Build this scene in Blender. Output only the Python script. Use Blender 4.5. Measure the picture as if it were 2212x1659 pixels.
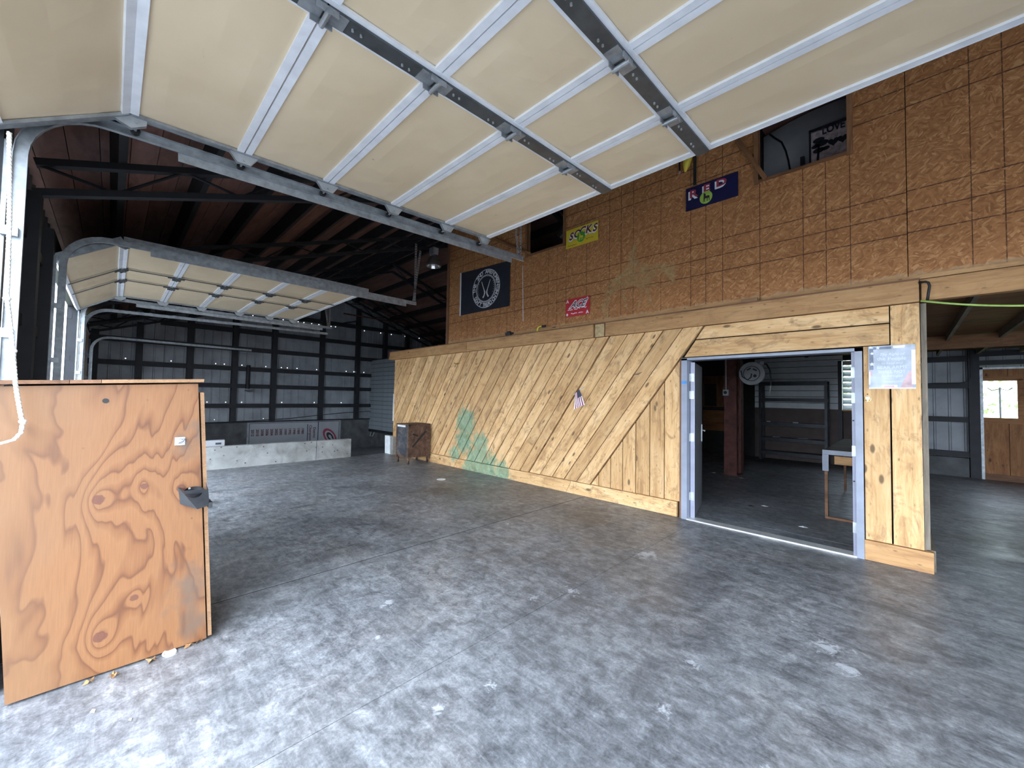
import bpy, math, random
from mathutils import Vector, Matrix
random.seed(7)
for o in list(bpy.data.objects): bpy.data.objects.remove(o)
S = bpy.context.scene
C = S.collection
PI = math.pi
# ------------------------------------------------------------------ camera
YAW, PITCH, ROLL, FPX = math.radians(44.7628), math.radians(1.9907), math.radians(0.98213), 855.686
fw = Vector((-math.sin(YAW)*math.cos(PITCH), math.cos(YAW)*math.cos(PITCH), math.sin(PITCH)))
rt = Vector((math.cos(YAW), math.sin(YAW), 0)); up = rt.cross(fw)
rt2 = rt*math.cos(ROLL)+up*math.sin(ROLL); up2 = -rt*math.sin(ROLL)+up*math.cos(ROLL)
cd = bpy.data.cameras.new('camera'); cam = bpy.data.objects.new('camera', cd); C.objects.link(cam)
mw = Matrix((rt2, up2, -fw)).transposed().to_4x4(); mw.translation = Vector((0, 0, 1.6))
cam.matrix_world = mw
cd.sensor_width = 36; cd.sensor_fit = 'HORIZONTAL'; cd.lens = FPX/2212*36; cd.clip_start = .02; cd.clip_end = 300
S.camera = cam
# ------------------------------------------------------------------ world, light, exposure
w = bpy.data.worlds.new('world'); S.world = w; w.use_nodes = True
bg = w.node_tree.nodes['Background']; bg.inputs[0].default_value = (.74, .86, 1.0, 1); bg.inputs[1].default_value = 1.0
S.view_settings.view_transform = 'Standard'; S.view_settings.look = 'None'; S.view_settings.gamma = 1
S.view_settings.use_curve_mapping = False
S.view_settings.exposure = 3.9

# ------------------------------------------------------------------ materials
MATS = {}
class NT:
    def __init__(s, name):
        s.m = bpy.data.materials.new(name); s.m.use_nodes = True; s.t = s.m.node_tree
        s.b = s.t.nodes['Principled BSDF']; MATS[name] = s.m
    def n(s, typ, **k):
        nd = s.t.nodes.new(typ)
        for a, v in k.items():
            if a in nd.inputs.keys(): nd.inputs[a].default_value = v
            else: setattr(nd, a, v)
        return nd
    def l(s, a, b): s.t.links.new(a, b)
    def math(s, op, a, b=None, clamp=False):
        nd = s.n('ShaderNodeMath', operation=op, use_clamp=clamp)
        for i, v in enumerate((a, b)):
            if v is None: continue
            if isinstance(v, (int, float)): nd.inputs[i].default_value = v
            else: s.l(v, nd.inputs[i])
        return nd.outputs[0]
    def mix(s, fac, a, b, mode='MIX'):
        nd = s.n('ShaderNodeMix', data_type='RGBA', blend_type=mode, clamp_factor=True)
        for i, v in ((0, fac), (6, a), (7, b)):
            if isinstance(v, (int, float)): nd.inputs[i].default_value = v
            elif isinstance(v, tuple): nd.inputs[i].default_value = (*v, 1) if len(v) == 3 else v
            else: s.l(v, nd.inputs[i])
        return nd.outputs[2]
    def ramp(s, fac, stops):
        nd = s.n('ShaderNodeValToRGB'); e = nd.color_ramp.elements
        while len(e) < len(stops): e.new(.5)
        for i, (p, c) in enumerate(stops):
            e[i].position = p; e[i].color = (*c, 1) if len(c) == 3 else c
        s.l(fac, nd.inputs[0]); return nd.outputs[0]
    def coord(s, kind='Object', scale=(1, 1, 1), rot=(0, 0, 0), rnd=False):
        if kind == 'World': src = s.n('ShaderNodeNewGeometry').outputs['Position']
        else: src = s.n('ShaderNodeTexCoord').outputs[kind]
        if rnd:
            oi = s.n('ShaderNodeObjectInfo'); ad = s.n('ShaderNodeVectorMath', operation='ADD')
            mu = s.math('MULTIPLY', oi.outputs['Random'], 97.)
            cb = s.n('ShaderNodeCombineXYZ'); 
            for i in range(3): s.l(mu, cb.inputs[i])
            s.l(src, ad.inputs[0]); s.l(cb.outputs[0], ad.inputs[1]); src = ad.outputs[0]
        mp = s.n('ShaderNodeMapping'); mp.inputs['Scale'].default_value = scale; mp.inputs['Rotation'].default_value = rot
        s.l(src, mp.inputs[0]); return mp.outputs[0]
    def noise(s, co, scale=5., detail=4., dist=0., rough=.55):
        nd = s.n('ShaderNodeTexNoise'); nd.inputs['Scale'].default_value = scale; nd.inputs['Detail'].default_value = detail
        nd.inputs['Distortion'].default_value = dist; nd.inputs['Roughness'].default_value = rough
        s.l(co, nd.inputs['Vector']); return nd.outputs['Fac']
    def vor(s, co, scale=5., out='Distance', feature='F1', rand=1.):
        nd = s.n('ShaderNodeTexVoronoi', feature=feature); nd.inputs['Scale'].default_value = scale
        nd.inputs['Randomness'].default_value = rand
        s.l(co, nd.inputs['Vector']); return nd.outputs[out]
    def bump(s, h, strength=.3, dist=.01):
        nd = s.n('ShaderNodeBump'); nd.inputs['Strength'].default_value = strength; nd.inputs['Distance'].default_value = dist
        s.l(h, nd.inputs['Height']); s.l(nd.outputs[0], s.b.inputs['Normal'])
    def col(s, c):
        if isinstance(c, tuple): s.b.inputs['Base Color'].default_value = (*c, 1)
        else: s.l(c, s.b.inputs['Base Color'])
    def rough(s, r):
        if isinstance(r, (int, float)): s.b.inputs['Roughness'].default_value = r
        else: s.l(r, s.b.inputs['Roughness'])
    def metal(s, v): s.b.inputs['Metallic'].default_value = v
def sep(nt, v):
    nd = nt.n('ShaderNodeSeparateXYZ'); nt.l(v, nd.inputs[0]); return nd.outputs
def blob(nt, pos, c, r, soft, wob):
    """mask 1 inside an irregular blob around world point c"""
    d = nt.n('ShaderNodeVectorMath', operation='DISTANCE'); nt.l(pos, d.inputs[0]); d.inputs[1].default_value = c
    x = nt.math('DIVIDE', d.outputs['Value'], r); x = nt.math('ADD', x, wob)
    return nt.math('DIVIDE', nt.math('SUBTRACT', 1.0, x), soft, True)

def plain(name, c, r=.6, metal=0., var=.12, scale=6., bump=0., kind='Object', c2=None, rnd=0.):
    nt = NT(name); co = nt.coord(kind)
    f = nt.noise(co, scale, 5.)
    dark = tuple(x*(1-2*var) for x in c); lite = tuple(min(1, x*(1+2*var)) for x in c)
    cc = nt.ramp(f, [(.3, dark), (.5, c), (.72, c2 or lite)])
    if rnd:
        oi = nt.n('ShaderNodeObjectInfo'); k = nt.math('ADD', nt.math('MULTIPLY', oi.outputs['Random'], 2*rnd), 1-rnd)
        cb = nt.n('ShaderNodeCombineXYZ')
        for i in range(3): nt.l(k, cb.inputs[i])
        cc = nt.mix(1., cc, cb.outputs[0], 'MULTIPLY')
    nt.col(cc); nt.rough(r); nt.metal(metal)
    if bump: nt.bump(nt.noise(co, scale*6, 4.), bump, .004)
    return nt.m

def wood(name, dark, mid, lite, rough=.72, knots=True, green=False, grain=(1.1, 13, 13), var=.22, stain=.35):
    """sawn boards: local x runs along the board"""
    nt = NT(name)
    co = nt.coord('Object', grain, rnd=True)
    g1 = nt.noise(co, 1.6, 7., 1.1, .62)
    co2 = nt.coord('Object', (.9, 3.2, 3.2), rnd=True)
    g2 = nt.noise(co2, 1.5, 4., .5)
    f = nt.math('ADD', nt.math('MULTIPLY', g1, .6), nt.math('MULTIPLY', g2, .4))
    c = nt.ramp(f, [(.33, dark), (.47, mid), (.62, lite)])
    oi = nt.n('ShaderNodeObjectInfo')
    k = nt.math('ADD', nt.math('MULTIPLY', oi.outputs['Random'], var), 1-var*.55)
    cb = nt.n('ShaderNodeCombineXYZ'); nt.l(k, cb.inputs[0]); nt.l(nt.math('POWER', k, 1.15), cb.inputs[1]); nt.l(nt.math('POWER', k, 1.35), cb.inputs[2])
    c = nt.mix(1., c, cb.outputs[0], 'MULTIPLY')
    # weather smudges
    sm = nt.noise(nt.coord('Object', (1.3, 2.6, 2.6), rnd=True), 2.3, 8., 1.5, .7)
    smf = nt.math('MULTIPLY', nt.math('SUBTRACT', sm, .50), 6., True)
    c = nt.mix(nt.math('MULTIPLY', smf, stain), c, (mid[0]*.40, mid[1]*.36, mid[2]*.36))
    if knots:
        v = nt.vor(nt.coord('Object', (1.9, 4.6, 4.6), rnd=True), 1.35)
        kf = nt.math('MULTIPLY', nt.math('SUBTRACT', .15, v), 16., True)
        c = nt.mix(kf, c, tuple(x*.28 for x in mid))
        v2 = nt.vor(nt.coord('Object', (5, 11, 11), rnd=True), 1.3)
        c = nt.mix(nt.math('MULTIPLY', nt.math('SUBTRACT', .16, v2), 8., True), c, tuple(x*.45 for x in mid))
    if green:
        pos = nt.n('ShaderNodeNewGeometry').outputs['Position']
        wob = nt.math('MULTIPLY', nt.math('SUBTRACT', nt.noise(nt.coord('World', (1.6, 1, .8), (0, .6, 0)), 5.5, 7., .8, .7), .5), 2.8)
        m = None
        for cc, r in (((-6.95, 5.54, 1.05), .34), ((-7.0, 5.54, .62), .30), ((-7.3, 5.54, .3), .2), ((-6.45, 5.54, .62), .24), ((-6.4, 5.54, .35), .36), ((-6.55, 5.53, .12), .42), ((-5.7, 5.53, .1), .25), ((-6.1, 5.53, .12), .3)):
            b = blob(nt, pos, cc, r*1.1, .30, wob)
            m = b if m is None else nt.math('MAXIMUM', m, b)
        gm = nt.mix(nt.math('MULTIPLY', nt.math('SUBTRACT', nt.noise(pos, 7., 6., .6, .7), .35), 3., True), (.035, .17, .105), (.20, .42, .29))
        c = nt.mix(nt.math('MULTIPLY', m, .72), c, gm)
    nt.col(c); nt.rough(rough); nt.bump(g1, .35, .006)
    return nt.m

def osb_mat(name):
    nt = NT(name)
    pos = nt.n('ShaderNodeNewGeometry').outputs['Position']
    wv = nt.n('ShaderNodeTexNoise'); wv.inputs['Scale'].default_value = 5.; wv.inputs['Detail'].default_value = 2.; nt.l(pos, wv.inputs['Vector'])
    va = nt.n('ShaderNodeVectorMath', operation='MULTIPLY_ADD'); nt.l(wv.outputs['Color'], va.inputs[0]); va.inputs[1].default_value = (.09,)*3; nt.l(pos, va.inputs[2])
    flakes = []
    for ang, sc in ((.35, (17, 17, 62)), (-.7, (19, 19, 66)), (1.3, (16, 16, 60))):
        mp = nt.n('ShaderNodeMapping', vector_type='TEXTURE'); mp.inputs['Rotation'].default_value = (0, ang, 0); nt.l(va.outputs[0], mp.inputs[0])
        m2 = nt.n('ShaderNodeMapping'); m2.inputs['Scale'].default_value = sc; nt.l(mp.outputs[0], m2.inputs[0])
        nd = nt.n('ShaderNodeTexVoronoi'); nd.inputs['Scale'].default_value = 1.; nt.l(m2.outputs[0], nd.inputs['Vector'])
        flakes.append(sep(nt, nd.outputs['Color'])[0])
    sel = nt.noise(pos, 15., 3.)
    f = nt.mix(nt.math('MULTIPLY', nt.math('SUBTRACT', sel, .42), 12., True), flakes[0], flakes[1])
    f = nt.mix(nt.math('MULTIPLY', nt.math('SUBTRACT', nt.noise(pos, 11., 2.), .55), 12., True), f, flakes[2])
    c = nt.ramp(f, [(0., (.28, .115, .038)), (.4, (.37, .158, .055)), (.75, (.44, .20, .073)), (.97, (.54, .28, .115))])
    big = nt.noise(pos, .9, 3.)
    c = nt.mix(nt.math('MULTIPLY', nt.math('SUBTRACT', big, .4), 1.4, True), c, nt.mix(1., c, (.78, .72, .68), 'MULTIPLY'))
    # printed nailing lines, in the sheet's own coordinates
    o = sep(nt, nt.n('ShaderNodeTexCoord').outputs['Object'])
    ln = None
    br = nt.noise(pos, 30., 2.)
    for ax, vals in ((0, (.43, .63, .84, 1.27, 1.71, 1.92, 2.13)), (2, (.44, .655, .87))):
        for v in vals:
            d = nt.math('ABSOLUTE', nt.math('SUBTRACT', o[ax], v)); m = nt.math('LESS_THAN', d, .0058 if ax else .0042)
            ln = m if ln is None else nt.math('MAXIMUM', ln, m)
    ln = nt.math('MULTIPLY', ln, nt.math('MULTIPLY', nt.math('SUBTRACT', br, .22), 4., True))
    c = nt.mix(nt.math('MULTIPLY', ln, .85), c, (.05, .014, .006))
    # pale glue scuffs near the bottom edge
    z = sep(nt, pos)[2]; e = nt.math('MULTIPLY', nt.math('SUBTRACT', 2.935, nt.math('ADD', z, nt.math('MULTIPLY', nt.math('SUBTRACT', nt.noise(pos, 14., 4.), .5), .12))), 40., True)
    c = nt.mix(nt.math('MULTIPLY', e, .5), c, (.5, .36, .2))
    nt.col(c); nt.rough(.8); nt.bump(f, .25, .004)
    return nt.m

def floor_mat(name):
    nt = NT(name); pos = nt.n('ShaderNodeNewGeometry').outputs['Position']
    a = nt.noise(pos, .55, 7., .8, .62); b = nt.noise(pos, 4.5, 8., 1.2, .68); d = nt.noise(nt.coord('World', (1, 4.5, 1), (0, 0, .5)), 3.2, 7., 1.3, .7)
    f = nt.math('ADD', nt.math('ADD', nt.math('MULTIPLY', a, .36), nt.math('MULTIPLY', b, .36)), nt.math('MULTIPLY', d, .28))
    c = nt.ramp(f, [(.39, (.080, .084, .092)), (.455, (.125, .130, .142)), (.51, (.180, .187, .202)), (.57, (.25, .259, .278)), (.66, (.34, .352, .375))])
    br = nt.noise(pos, .8, 4., .4)
    c = nt.mix(nt.math('MULTIPLY', nt.math('SUBTRACT', br, .5), 2.2, True), c, nt.mix(1., c, (1.0, .86, .74), 'MULTIPLY'))
    fine = nt.noise(pos, 60., 5., 0., .7)
    mo = nt.noise(pos, 11., 9., .6, .75)
    c = nt.mix(.8, c, nt.mix(1., c, nt.ramp(mo, [(.36, (.52, .52, .52)), (.5, (1., 1., 1.)), (.64, (1.45, 1.45, 1.45))]), 'MULTIPLY'))
    c = nt.mix(.55, c, nt.mix(1., c, nt.ramp(fine, [(.3, (.5, .5, .5)), (.7, (1.5, 1.5, 1.5))]), 'MULTIPLY'))
    # scratches and scuffs
    for rot, sc in ((.6, (1.2, 26, 1)), (-.5, (1.1, 30, 1)), (1.7, (.9, 24, 1))):
        s = nt.noise(nt.coord('World', sc, (0, 0, rot)), 1.3, 5., .6, .6)
        c = nt.mix(nt.math('MULTIPLY', nt.math('MULTIPLY', nt.math('SUBTRACT', s, .63), 4., True), .55), c, (.42, .43, .45))
    s = nt.noise(nt.coord('World', (1.1, 22, 1), (0, 0, 1.1)), 1.7, 5., .6, .6)
    c = nt.mix(nt.math('MULTIPLY', nt.math('MULTIPLY', nt.math('SUBTRACT', s, .63), 4., True), .5), c, (.045, .046, .05))
    # spilled white paint
    wob = nt.math('MULTIPLY', nt.math('SUBTRACT', nt.noise(pos, 13., 7., 1.0, .75), .45), 5.5)
    m = None
    for cc, r in (((-1.93, 3.97, 0), .13), ((-2.0, 2.75, 0), .07), ((-2.12, 2.45, 0), .05), ((-.36, 3.35, 0), .09), ((-.28, 3.2, 0), .07), ((-.95, 2.55, 0), .05), ((-.92, 2.07, 0), .05), ((-.42, 2.05, 0), .05), ((-.3, 1.62, 0), .07), ((-.2, 1.6, 0), .05), ((-1.72, 1.23, 0), .04), ((-2.5, 1.3, 0), .04), ((-2.85, 1.55, 0), .05), ((-1.65, 1.55, 0), .04), ((-3.6, 3.6, 0), .05), ((-1.5, .62, 0), .05), ((-.1, 1.1, 0), .06)):
        x = blob(nt, pos, cc, r*1.25, .6, wob); m = x if m is None else nt.math('MAXIMUM', m, x)
    sp = nt.math('MULTIPLY', nt.math('SUBTRACT', .035, nt.vor(pos, 2.6)), 40., True)
    sp = nt.math('MULTIPLY', sp, nt.math('GREATER_THAN', nt.noise(pos, 1.7, 2.), .5))
    m = nt.math('MAXIMUM', m, sp)
    c = nt.mix(nt.math('MULTIPLY', m, .62), c, (.58, .60, .64))
    dk = None
    for cc, r in (((-.75, .62, 0), .08), ((-3.1, 4.6, 0), .5), ((-5.7, 4.2, 0), .55), ((-.8, 1.6, 0), .13), ((-7.2, 1.0, 0), .2)):
        x = blob(nt, pos, cc, r, .6, nt.math('MULTIPLY', nt.math('SUBTRACT', nt.noise(pos, 5., 5.), .5), 2.)); dk = x if dk is None else nt.math('MAXIMUM', dk, x)
    c = nt.mix(nt.math('MULTIPLY', dk, .45), c, (.05, .045, .04))
    nt.col(c)
    r = nt.math('ADD', nt.math('MULTIPLY', nt.noise(pos, 2.2, 6., .8), .42), .24)
    nt.rough(r); nt.bump(nt.math('ADD', nt.math('MULTIPLY', b, .6), fine), .12, .004)
    return nt.m

def ply_mat(name):
    """rotary cut veneer with cathedral grain bending round knots; local y,z in the panel plane"""
    nt = NT(name)
    co = nt.coord('Object'); o = sep(nt, co)
    warp = nt.math('MULTIPLY', nt.math('SUBTRACT', nt.noise(nt.coord('Object', (1, 1.0, .36)), 3.0, 3., .6), .5), .8)
    h = nt.math('ADD', nt.math('MULTIPLY', o[1], .75), warp)
    kn = None
    for (y, z, r) in ((-.031, .987, .036), (.156, 1.035, .025), (.136, .387, .026), (.003, .218, .038), (.327, .998, .03)):
        d = nt.n('ShaderNodeVectorMath', operation='DISTANCE'); cs = nt.n('ShaderNodeCombineXYZ')
        nt.l(o[1], cs.inputs[1]); nt.l(nt.math('MULTIPLY', o[2], .62), cs.inputs[2]); nt.l(cs.outputs[0], d.inputs[0]); d.inputs[1].default_value = (0, y, z*.62)
        bump_ = nt.math('MULTIPLY', nt.math('EXPONENT', nt.math('MULTIPLY', d.outputs['Value'], -11.)), .55 if r > .03 else .38)
        h = nt.math('ADD', h, bump_)
        d2 = nt.n('ShaderNodeVectorMath', operation='DISTANCE'); nt.l(co, d2.inputs[0]); d2.inputs[1].default_value = (0, y, z)
        cx = nt.n('ShaderNodeCombineXYZ'); nt.l(o[1], cx.inputs[1]); nt.l(o[2], cx.inputs[2]); nt.l(cx.outputs[0], d2.inputs[0])
        k = nt.math('MULTIPLY', nt.math('SUBTRACT', r*.8, nt.math('ADD', d2.outputs['Value'], nt.math('MULTIPLY', nt.math('SUBTRACT', nt.noise(co, 40., 2.), .5), .02))), 250., True)
        kn = k if kn is None else nt.math('MAXIMUM', kn, k)
    fr = nt.math('FRACT', nt.math('MULTIPLY', h, 7.0))
    band = nt.ramp(fr, [(0., (0.228, 0.096, 0.034)), (.5, (0.237, 0.103, 0.038)), (.78, (0.194, 0.076, 0.025)), (.92, (0.125, 0.043, 0.014)), (1., (0.219, 0.092, 0.033))])
    fib = nt.noise(nt.coord('Object', (20, 60, 2.5)), 3., 5.)
    c = nt.mix(.35, band, nt.mix(1., band, nt.ramp(fib, [(.3, (.72, .68, .62)), (.7, (1.25, 1.22, 1.18))]), 'MULTIPLY'))
    # greyer tone towards the outdoor edge; grime patches
    grey_edge = nt.math('MULTIPLY', nt.math('ADD', nt.math('MULTIPLY', o[1], -1.4), nt.math('SUBTRACT', nt.noise(co, 2.2, 4.), .42)), 1.4, True)
    c = nt.mix(nt.math('MULTIPLY', grey_edge, .55), c, (.19, .105, .052))
    gr = nt.math('MULTIPLY', nt.math('SUBTRACT', nt.noise(nt.coord('Object', (1, 1.6, .7)), 3.4, 6., .6), .56), 3., True)
    c = nt.mix(nt.math('MULTIPLY', gr, .32), c, (.20, .10, .055))
    gy = None
    pos = co
    for y, z, r in ((.40, .35, .13), (.42, .15, .10), (.42, 1.32, .09), (.33, 1.25, .06)):
        d = nt.n('ShaderNodeVectorMath', operation='DISTANCE'); cx = nt.n('ShaderNodeCombineXYZ'); nt.l(o[1], cx.inputs[1]); nt.l(nt.math('MULTIPLY', o[2], .6), cx.inputs[2]); nt.l(cx.outputs[0], d.inputs[0]); d.inputs[1].default_value = (0, y, z*.6)
        x = nt.math('SUBTRACT', 1., nt.math('ADD', nt.math('DIVIDE', d.outputs['Value'], r), nt.math('MULTIPLY', nt.math('SUBTRACT', nt.noise(co, 14., 5.), .5), 2.2)), True)
        gy = x if gy is None else nt.math('MAXIMUM', gy, x)
    c = nt.mix(nt.math('MULTIPLY', gy, .7), c, (.11, .08, .06))
    c = nt.mix(nt.math('MULTIPLY', kn, .85), c, (.115, .038, .022))
    nt.col(c); nt.rough(.55); nt.bump(fr, .08, .002)
    return nt.m

def rust_mat(name, black=False):
    nt = NT(name); pos = nt.n('ShaderNodeNewGeometry').outputs['Position']
    a = nt.noise(pos, 6., 7., .6, .65); b = nt.noise(pos, 22., 5.)
    if black: c = nt.ramp(nt.math('ADD', nt.math('MULTIPLY', a, .7), nt.math('MULTIPLY', b, .3)), [(.40, (.02, .021, .026)), (.52, (.05, .052, .06)), (.60, (.10, .085, .075)), (.70, (.30, .29, .29))])
    else: c = nt.ramp(nt.math('ADD', nt.math('MULTIPLY', a, .7), nt.math('MULTIPLY', b, .3)), [(.36, (.035, .018, .012)), (.48, (.085, .042, .026)), (.57, (.13, .072, .045)), (.68, (.20, .13, .09))])
    nt.col(c); nt.rough(.7); nt.bump(b, .3, .003); return nt.m

def block_mat(name):
    nt = NT(name); pos = nt.n('ShaderNodeNewGeometry').outputs['Position']
    a = nt.noise(pos, 2.5, 7., .5, .6)
    c = nt.ramp(a, [(.35, (.20, .195, .185)), (.52, (.30, .30, .29)), (.7, (.40, .40, .39))])
    h = nt.math('MULTIPLY', nt.math('SUBTRACT', .22, nt.math('ADD', nt.vor(pos, 9.), nt.math('MULTIPLY', nt.noise(pos, 30., 3.), .10))), 14., True)
    h = nt.math('MULTIPLY', h, nt.math('GREATER_THAN', nt.noise(pos, 3., 2.), .45))
    c = nt.mix(nt.math('MULTIPLY', h, .9), c, (.06, .058, .055)); nt.col(c); nt.rough(.85); nt.bump(a, .3, .008); return nt.m

wood('pine_board', (.36, .19, .076), (.62, .365, .158), (.74, .49, .25), green=True, stain=.75, var=.34)
wood('beam_wood', (.28, .135, .052), (.44, .235, .095), (.53, .31, .14), var=.14)
wood('stained_wood', (.10, .042, .018), (.20, .088, .036), (.28, .135, .06), var=.3, knots=False)
wood('grey_wood', (.10, .082, .06), (.17, .14, .105), (.24, .20, .155), var=.3, knots=False)
wood('door_plank', (.17, .062, .02), (.30, .125, .042), (.40, .19, .075), var=.2)
wood('trim_brown', (.12, .055, .026), (.19, .09, .045), (.26, .13, .07), knots=False)
wood('roof_deck', (.13, .066, .054), (.20, .105, .086), (.26, .14, .115), knots=False, grain=(1.1, 5, 5), var=.4, stain=.2)
wood('ply_edge', (.20, .10, .045), (.29, .155, .075), (.37, .21, .11), knots=False, var=.1, grain=(1, 40, 90))
osb_mat('osb'); floor_mat('concrete_floor'); ply_mat('plywood'); rust_mat('rusty_brown'); rust_mat('rusty_black', True); block_mat('concrete_block')
plain('plinth_concrete', (.105, .108, .112), .85, var=.2, scale=3, kind='World')
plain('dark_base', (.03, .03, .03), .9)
plain('dark_backing', (.012, .007, .004), .9)
plain('gravel', (.17, .165, .155), .95, var=.2, scale=14, kind='World')
plain('apron', (.20, .20, .20), .9, var=.08, scale=3, kind='World')
plain('grass', (.14, .20, .06), .95, var=.25, scale=3, kind='World')
plain('cream_panel', (.74, .69, .55), .42, var=.03, scale=1.4, kind='World', rnd=.03)
def _cream():
    nt = NT('cream_panel'); pos = nt.n('ShaderNodeNewGeometry').outputs['Position']
    a = nt.noise(pos, 1.3, 4., .3); c = nt.ramp(a, [(.3, (.64, .505, .335)), (.55, (.69, .555, .38)), (.75, (.73, .60, .425))])
    s = nt.noise(nt.coord('World', (3, 14, 3), (0, 0, .25)), 2.1, 6., .8, .7)
    m = nt.math('MULTIPLY', nt.math('SUBTRACT', s, .645), 6., True)
    m = nt.math('MULTIPLY', m, nt.math('MULTIPLY', nt.math('SUBTRACT', nt.noise(pos, 1.9, 3.), .47), 8., True))
    c = nt.mix(nt.math('MULTIPLY', m, .55), c, (.27, .22, .15))
    sp = nt.math('MULTIPLY', nt.math('SUBTRACT', .05, nt.vor(pos, 4.2)), 40., True)
    c = nt.mix(nt.math('MULTIPLY', sp, .5), c, (.2, .17, .12))
    nt.col(c); nt.rough(.38); nt.bump(nt.noise(pos, 2.4, 2.), .5, .03)
_cream()
plain('white_rail', (.72, .74, .79), .4, var=.05, scale=9)
plain('stile_steel', (.10, .108, .115), .45, .6, var=.12, scale=9)
plain('galvanised', (.31, .33, .35), .45, .6, var=.14, scale=16)
plain('pale_steel', (.40, .42, .44), .42, .5, var=.1, scale=12)
plain('sheet_metal', (.30, .315, .34), .55, .15, var=.14, scale=1.6, kind='World')
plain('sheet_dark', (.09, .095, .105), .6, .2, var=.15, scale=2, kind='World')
plain('girt_steel', (.020, .021, .026), .6, .2, var=.15, scale=5)
plain('red_iron', (.11, .035, .028), .65, .1, var=.25, scale=6)
plain('lap_grey', (.30, .335, .36), .6, var=.06, scale=3, rnd=.04)
plain('lap_white', (.74, .77, .80), .6, var=.06, scale=3, rnd=.03)
plain('wainscot', (.115, .085, .075), .7, var=.1, scale=4)
plain('frame_paint', (.255, .275, .335), .45, var=.06, scale=6)
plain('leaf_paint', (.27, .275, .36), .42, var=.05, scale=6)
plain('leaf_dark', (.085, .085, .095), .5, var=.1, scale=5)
plain('aluminium', (.80, .80, .78), .32, .5, var=.06, scale=10)
plain('black_metal', (.018, .018, .022), .5, .3, var=.2, scale=8)
plain('black_plastic', (.022, .023, .026), .38, var=.2, scale=10)
plain('rack_metal', (.030, .032, .040), .45, .3, var=.2, scale=7)
plain('white_plastic', (.72, .72, .72), .5, var=.05)
plain('reel_grey', (.36, .37, .38), .5, var=.08)
plain('rope_fibre', (.80, .79, .75), .9, var=.08, scale=30)
plain('brass', (.75, .56, .22), .25, .9, var=.1)
plain('flag_black', (.011, .012, .022), .85, var=.15)
plain('print_white', (.62, .62, .66), .8, var=.05)
plain('sign_yellow', (.66, .50, .035), .5, var=.04)
plain('sign_red', (.50, .022, .03), .5, var=.05)
plain('sign_navy', (.011, .011, .058), .45, var=.08)
plain('print_maroon', (.085, .018, .028), .6)
plain('print_crimson', (.33, .04, .07), .6)
plain('print_green', (.05, .30, .045), .6)
plain('print_lime', (.32, .50, .08), .6)
plain('print_dark', (.03, .02, .03), .6)
plain('board_white', (.36, .365, .385), .55, var=.04, scale=3)
plain('board_frame', (.30, .31, .33), .5, .3)
plain('cloth_white', (.78, .74, .78), .8)
plain('cloth_red', (.26, .05, .09), .8)
plain('cloth_navy', (.05, .055, .075), .8)
plain('panel_white', (.80, .84, .88), .6, var=.10, scale=2)
plain('sign_iron', (.012, .013, .022), .6)
plain('sign_wood', (.52, .42, .43), .7, var=.2, scale=20)
plain('poster_blue', (.40, .44, .52), .35, var=.18, scale=7)
plain('poster_navy', (.13, .16, .23), .4, var=.2, scale=8)
plain('poster_pink', (.55, .36, .38), .4, var=.2, scale=8)
plain('poster_text', (.62, .68, .78), .4)
plain('poster_white', (.80, .82, .86), .4)
plain('glue_pale', (.46, .33, .17), .8, var=.14, scale=22, kind='World')
plain('cable_green', (.34, .50, .12), .5)
plain('strap_yellow', (.62, .48, .05), .5)
plain('leaf_brown', (.36, .19, .08), .8, var=.25, scale=30)
plain('paper_white', (.75, .77, .77), .5)
plain('mortar_white', (.74, .75, .74), .85, var=.06, scale=8)
plain('tape_blue', (.06, .25, .6), .5)
plain('window_glow', (.9, .9, .9), .5)
plain('bark', (.09, .065, .045), .9, var=.2)
plain('foliage', (.36, .46, .22), .8, var=.35, scale=2, kind='World')
plain('lamp_shell', (.11, .10, .095), .5, .3)
plain('reflector', (.62, .62, .60), .2, .8)
nt = NT('glass'); nt.b.inputs['Roughness'].default_value = .02; nt.b.inputs['Transmission Weight'].default_value = 1.; nt.b.inputs['IOR'].default_value = 1.05; nt.col((.95, .97, .97))
nt = NT('drape_plastic'); nt.col((.45, .46, .48)); nt.rough(.4); nt.b.inputs['Transmission Weight'].default_value = .25

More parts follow.
